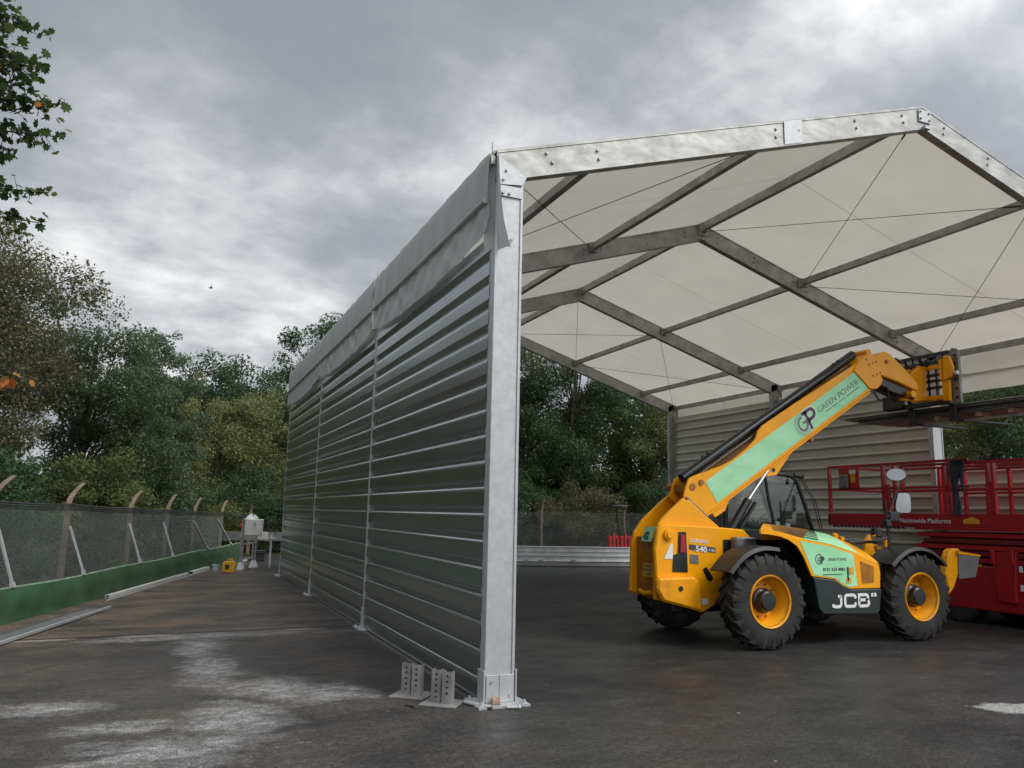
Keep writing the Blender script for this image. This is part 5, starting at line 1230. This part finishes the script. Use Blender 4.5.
def tree(name, label, x, y, h, rx, rz, m, seed, nl=26000, leaf=.13, base=.15, nclump=110, clr=.17, wisp=.12, bark='bark', cat='tree', top=0., group='trees beyond the fences'):
    rs = np.random.RandomState(seed); rg = random.Random(seed)
    t = thing(name, (x, y, 0), label, cat, group)
    cz_ = h - rz * 1.0
    # lumpy shell made of sub-crowns
    nsub = 7; subs = []
    for k in range(nsub):
        a = rg.uniform(0, 2 * PI); rr = rg.uniform(.25, .62); subs.append((math.cos(a) * rx * rr, math.sin(a) * rx * rr, rg.uniform(-.55, .50) * rz, rg.uniform(.38, .58)))
    subs.append((0, 0, rz * .35, .62)); subs.append((rg.uniform(-.2, .2) * rx, 0, -.2 * rz, .75))
    cs = []; rd = []
    for i in range(nclump):
        sx, sy, sz_, sr = subs[i % len(subs)]
        d = rs.normal(size=3); d /= np.linalg.norm(d); r_ = rs.rand() ** .30
        p = np.array([sx + d[0] * r_ * rx * sr, sy + d[1] * r_ * rx * sr, sz_ + d[2] * r_ * rz * sr])
        if i < nclump * wisp: p *= 1.12; 
        z = cz_ + p[2]
        if z < base * h: z = base * h + rs.rand() * .1 * h
        if z > h: z = h - rs.rand() * .4
        cs.append((x + p[0], y + p[1], z)); rd.append(rx * clr * rs.uniform(.6, 1.35) * (.7 if i < nclump * wisp else 1))
    w = np.array(rd) ** 1.7; w[:int(nclump * wisp)] *= .45; cnt = np.maximum(20, (w / w.sum() * nl).astype(int))
    leaves_mesh('crown', rs, cs, rd, cnt, leaf, m, t, (x, y, 0))
    b = MB(); tr = .035 * h ** .9 * .55
    tp = [(x, y, 0), (x + rg.uniform(-.1, .1), y, h * .22), (x + rg.uniform(-.3, .3), y + rg.uniform(-.3, .3), h * .5), (x + rg.uniform(-.4, .4), y, h * .8)]
    b.tube(tp, [tr, tr * .8, tr * .5, tr * .2], 8); b.build('trunk', M[bark], t, smooth=True)
    b = MB()
    for i in range(0, nclump, 4):
        q = Vector(cs[i]); s0 = Vector(tp[1]).lerp(Vector(tp[3]), min(.95, max(0, (q.z / h - .25) * .8 + rg.uniform(-.1, .1))))
        mid = s0.lerp(q, .5) + Vector((rg.uniform(-.3, .3), rg.uniform(-.3, .3), rg.uniform(0, .4)))
        b.tube([s0, mid, q, q + (q - mid) * .25], [tr * .28, tr * .17, .018, .006], 5)
    b.build('limbs', M[bark], t, smooth=True)
    return t
tree('broad_tree', 'large brownish green tree at the left edge behind the wire fence', -8.7, 15.2, 9.3, 4.4, 5.0, M['leaf_brown'], 1, 100000, .095, .05, 240, wisp=.2)
tree('broad_tree', 'grey green bushy tree with thin wispy top, right of the brownish tree', -5.2, 20.2, 8.8, 3.1, 4.2, M['leaf_mid'], 2, 56000, .10, .05, 130, wisp=.35)
tree('broad_tree', 'grey green tree with airy feathered top in the middle of the left tree line', -3.5, 24.3, 8.2, 2.8, 3.9, M['leaf_mid'], 3, 44000, .11, .05, 130, wisp=.4)
tree('broad_tree', 'dark rounded tree peeping over the yellow green one in the left background', -1.5, 38, 10.3, 4.5, 4.5, M['leaf_dark'], 4, 40000, .16, .2, 120, wisp=.05)
tree('willow_tree', 'yellow green willow-like tree just left of the far tent corner', -.9, 30.0, 7.5, 4.1, 4.3, M['leaf_yellow'], 5, 60000, .13, .03, 170, wisp=.12)
tree('broad_tree', 'tall dark green tree rising above the far eave of the tent', 5.2, 38.5, 13.8, 4.9, 6.0, M['leaf_dark'], 6, 60000, .17, .1, 150, wisp=.2)
tree('broad_tree', 'olive tree partly hidden behind the far end of the tent wall', 2.6, 33.0, 9.6, 3.6, 5.0, M['leaf_dark'], 16, 34000, .15, .03, 110)
tree('bushy_tree', 'olive bushy tree behind the tent, just right of the near leg', 12.0, 29.5, 13.2, 4.4, 7.0, M['leaf_olive'], 7, 90000, .14, .03, 170)
tree('bushy_tree', 'dark green bushy tree behind the tent between the near leg and the telehandler', 15.3, 27.5, 12.8, 4.2, 6.8, M['leaf_dark'], 8, 80000, .14, .03, 150)
tree('bushy_tree', 'olive green tree seen past the far right tent leg', 18.6, 26.0, 9.8, 3.6, 5.4, M['leaf_olive'], 9, 50000, .14, .03, 150)
tree('bushy_tree', 'deep green tree rising behind the back fence at the far left inside the tent view', 9.2, 33.0, 11.5, 4.0, 6.2, M['leaf_dark'], 10, 40000, .16, .03, 120)
tree('hedge_tree', 'bright olive bush above the unfinished right wall, next to the white leg', 20.6, 12.6, 8.8, 3.1, 4.2, M['leaf_yellow'], 11, 46000, .11, .05, 140)
tree('hedge_tree', 'grey green tree at the right edge above the unfinished tent wall', 24.0, 9.2, 8.8, 3.6, 4.6, M['leaf_mid'], 12, 50000, .12, .05, 140)
tree('hedge_tree', 'tall olive tree filling the gap behind the bright olive bush on the right', 27.5, 19.5, 11.5, 4.6, 6.0, M['leaf_olive'], 14, 40000, .15, .05, 120)
tree('hedge_tree', 'darker tree behind the bright olive bush on the right', 26.5, 14.2, 11.5, 4.4, 5.4, M['leaf_dark'], 13, 36000, .14, .05, 110)
# bushes close behind the wire fence
bush = [(-8.6, 10.2, 3.0, 2.2, 'leaf_brown', 'dark brownish bush at the far left, close behind the fence'), (-6.4, 13.2, 2.9, 1.9, 'leaf_dark', 'dark green bush behind the leftmost visible fence post'),
        (-4.7, 16.6, 3.3, 2.0, 'leaf_olive', 'olive bush behind the second fence post, below the grey green tree'), (-3.5, 20.0, 3.4, 2.0, 'leaf_dark', 'dark bush behind the middle fence posts'),
        (-2.3, 23.4, 3.6, 2.1, 'leaf_olive', 'olive bush behind the fourth fence post'), (.4, 27.2, 3.9, 2.4, 'leaf_dark', 'dark bush behind the white electrical cabinet'), (3.2, 26.6, 4.2, 2.4, 'leaf_dark', 'dark bush in shade beside the far tent corner'),
        (10.3, 24.6, 3.6, 2.3, 'leaf_dark', 'dark bush behind the left pale post of the rear fence'), (13.7, 23.9, 3.2, 2.2, 'leaf_brown', 'brownish bush behind the right pale post of the rear fence'), (17.3, 23.2, 3.6, 2.4, 'leaf_dark', 'dark bush behind the red slatted crate'),
        (7.1, 25.6, 3.8, 2.2, 'leaf_dark', 'dark bush behind the low panel stack, hidden mostly by the near leg')]
for i, (x, y, h, r_, m, lb) in enumerate(bush):
    tree('shrub', lb, x, y, h, r_, h * .55, M[m], 50 + i, 17000, .10, .02, 60, clr=.22, wisp=.1, cat='shrub', group='shrubs behind the fences')
# far-off wood closing the view
rs = np.random.RandomState(99); cs, rd = [], []
for i in range(950):
    a = rs.uniform(R(-40), R(75)); d = rs.uniform(46, 60)
    hh = 6.5 + 2.0 * math.sin(a * 9) + 1.5 * math.sin(a * 23 + 1)
    if a > R(14): hh += 5
    cs.append((-2.7 + d * math.sin(a), -6.9 + d * math.cos(a), rs.uniform(.3, max(2, hh)))); rd.append(rs.uniform(1.3, 2.2))
o = leaves_mesh('distant_wood', rs, cs, rd, np.full(950, 170), .42, M['leaf_dark'], None, (0, 0, 0)); o['kind'] = 'stuff'; tag(o, 'dark far-off wood closing the view behind the nearer trees', 'wood')

# overhanging maple with lobed leaves
map_ = thing('maple_tree', (-8.6, 2.4, 0), 'overhanging maple whose leafy branches enter at the top left', 'tree')
rs = np.random.RandomState(21)
lobes = [(0, .52), (.13, .28), (.34, .36), (.27, .12), (.45, .0), (.28, -.14), (.24, -.30), (.06, -.26), (0, -.42), (-.06, -.26), (-.24, -.30), (-.28, -.14), (-.45, .0), (-.27, .12), (-.34, .36), (-.13, .28)]
def maple_leaves(name, P, size, m, droop=.5):
    n = len(P); P = np.array(P); V = np.empty((n, 16, 3))
    nr = rs.normal(size=(n, 3)) * .8 + np.array([0, -.25, .5]); nr /= np.linalg.norm(nr, axis=1, keepdims=True)
    dn = np.tile(np.array([.25, 0, -.8]), (n, 1)) + rs.normal(size=(n, 3)) * .5
    t = dn - (dn * nr).sum(1, keepdims=True) * nr; t /= np.linalg.norm(t, axis=1, keepdims=True); s = np.cross(nr, t)
    sz = size * (.6 + .7 * rs.rand(n, 1))
    for k, (a, c) in enumerate(lobes): V[:, k] = P + s * sz * a - t * sz * c * -1 + nr * sz * (.35 * abs(a) + .25 * max(0, c))
    return npmesh(name, V.reshape(-1, 3), np.arange(n * 16).reshape(n, 16), m, map_, (-8.6, 2.4, 0))
lp = []; lpo = []
b = MB(); tb = MB()
tb.tube([(-8.6, 2.4, 0), (-8.55, 2.4, 2.0), (-8.45, 2.35, 4.2), (-8.3, 2.3, 6.5), (-8.2, 2.3, 9)], [.20, .17, .13, .08, .03], 10); tb.build('trunk', M['bark'], map_, smooth=True)
# crown body out of frame to the left
for i in range(1500):
    d = rs.normal(size=3); d /= np.linalg.norm(d); r_ = rs.rand() ** .4
    lp.append((-8.3 + d[0] * 2.9 * r_, 2.3 + d[1] * 2.9 * r_, 6.6 + d[2] * 2.7 * r_))
branches = [((-8.3, 2.2, 5.6), (-5.6, 1.1, 6.2), (-4.30, .95, 6.12), .32, 130, 0), ((-8.3, 2.2, 5.2), (-5.6, 1.2, 5.75), (-4.16, 1.1, 5.75), .38, 230, 1), ((-8.3, 2.2, 5.0), (-5.4, 1.3, 5.35), (-3.96, 1.33, 5.54), .20, 80, 0),
            ((-8.3, 2.2, 4.8), (-5.5, 1.4, 5.1), (-3.98, 1.42, 5.24), .20, 90, 0), ((-8.3, 2.2, 4.7), (-5.5, 1.4, 5.3), (-4.36, 1.45, 5.02), .24, 110, 0), ((-8.3, 2.2, 4.4), (-5.5, 1.6, 4.6), (-4.08, 1.65, 4.74), .13, 55, 0), ((-8.3, 2.2, 4.3), (-5.4, 1.7, 4.45), (-4.14, 1.72, 4.44), .14, 60, 0),
            ((-8.3, 2.2, 4.6), (-5.6, 1.5, 4.9), (-4.55, 1.55, 4.95), .14, 30, 0), ((-8.3, 2.2, 6.0), (-5.8, 1.0, 6.3), (-4.6, .95, 6.25), .3, 60, 0)]
for a, m_2, e, w, n, orange in branches:
    a, m_2, e = Vector(a), Vector(m_2), Vector(e); b.tube([a, m_2, e], [.035, .016, .004], 6)
    for i in range(7):
        lp.append(tuple(m_2.lerp(e, .93 + .08 * rs.rand()) + Vector(rs.normal(size=3)) * .035))
    for i in range(int(n * 1.45)):
        t = .25 + .65 * rs.rand() ** .8; q = m_2.lerp(e, t) if t > 0 else m_2
        sp_ = w * (1.3 - .85 * t)
        p_ = q + Vector(rs.normal(size=3)) * sp_ * .55 + Vector((0, 0, -.03))
        (lpo if orange and rs.rand() < .25 and q.x < -4.55 else lp).append(tuple(p_))
        if i % 2 == 0: b.tube([q, p_], [.004, .002], 4)
b.tube([(-4.45, .98, 6.05), (-4.2, 1.02, 6.03), (-4.14, 1.03, 6.05)], [.004, .003, .002], 4)
for p_ in ((-4.16, 1.03, 6.07), (-4.12, 1.03, 6.10), (-4.13, 1.03, 6.03), (-4.19, 1.03, 6.04)): lp.append(p_)
b.tube([(-8.4, 2.4, 2.9), (-5.6, 2.1, 2.75), (-4.12, 2.09, 2.93)], [.03, .012, .003], 5)
for i in range(26):
    t = rs.rand(); q = Vector((-4.75, 2.08, 2.74)).lerp(Vector((-4.17, 2.08, 2.90)), t); lpo.append(tuple(q + Vector(rs.normal(size=3)) * .03))
for i in range(5): lp.append((-4.13 + rs.normal() * .02, 2.09, 2.90 + rs.normal() * .03))
b.build('branches', M['bark'], map_, smooth=True)
maple_leaves('leaves', lp, .105, M['leaf_maple']); maple_leaves('autumn_leaves', lpo, .11, M['leaf_orange'])
bx, by, bz = -2.12, 18.2, 8.37
bd = MB(); bd.tube([(bx - .07, by, bz - .01), (bx, by, bz), (bx + .06, by, bz)], [.008, .028, .008], 6); bd.add([(bx - .03, by, bz), (bx, by + .2, bz + .06), (bx + .02, by, bz)], [(0, 1, 2)]); bd.add([(bx - .03, by, bz), (bx, by - .2, bz + .06), (bx + .02, by, bz)], [(0, 1, 2)])
tag(bd.build('bird', M['black']), 'tiny dark bird flying in the grey sky above the trees', 'bird')
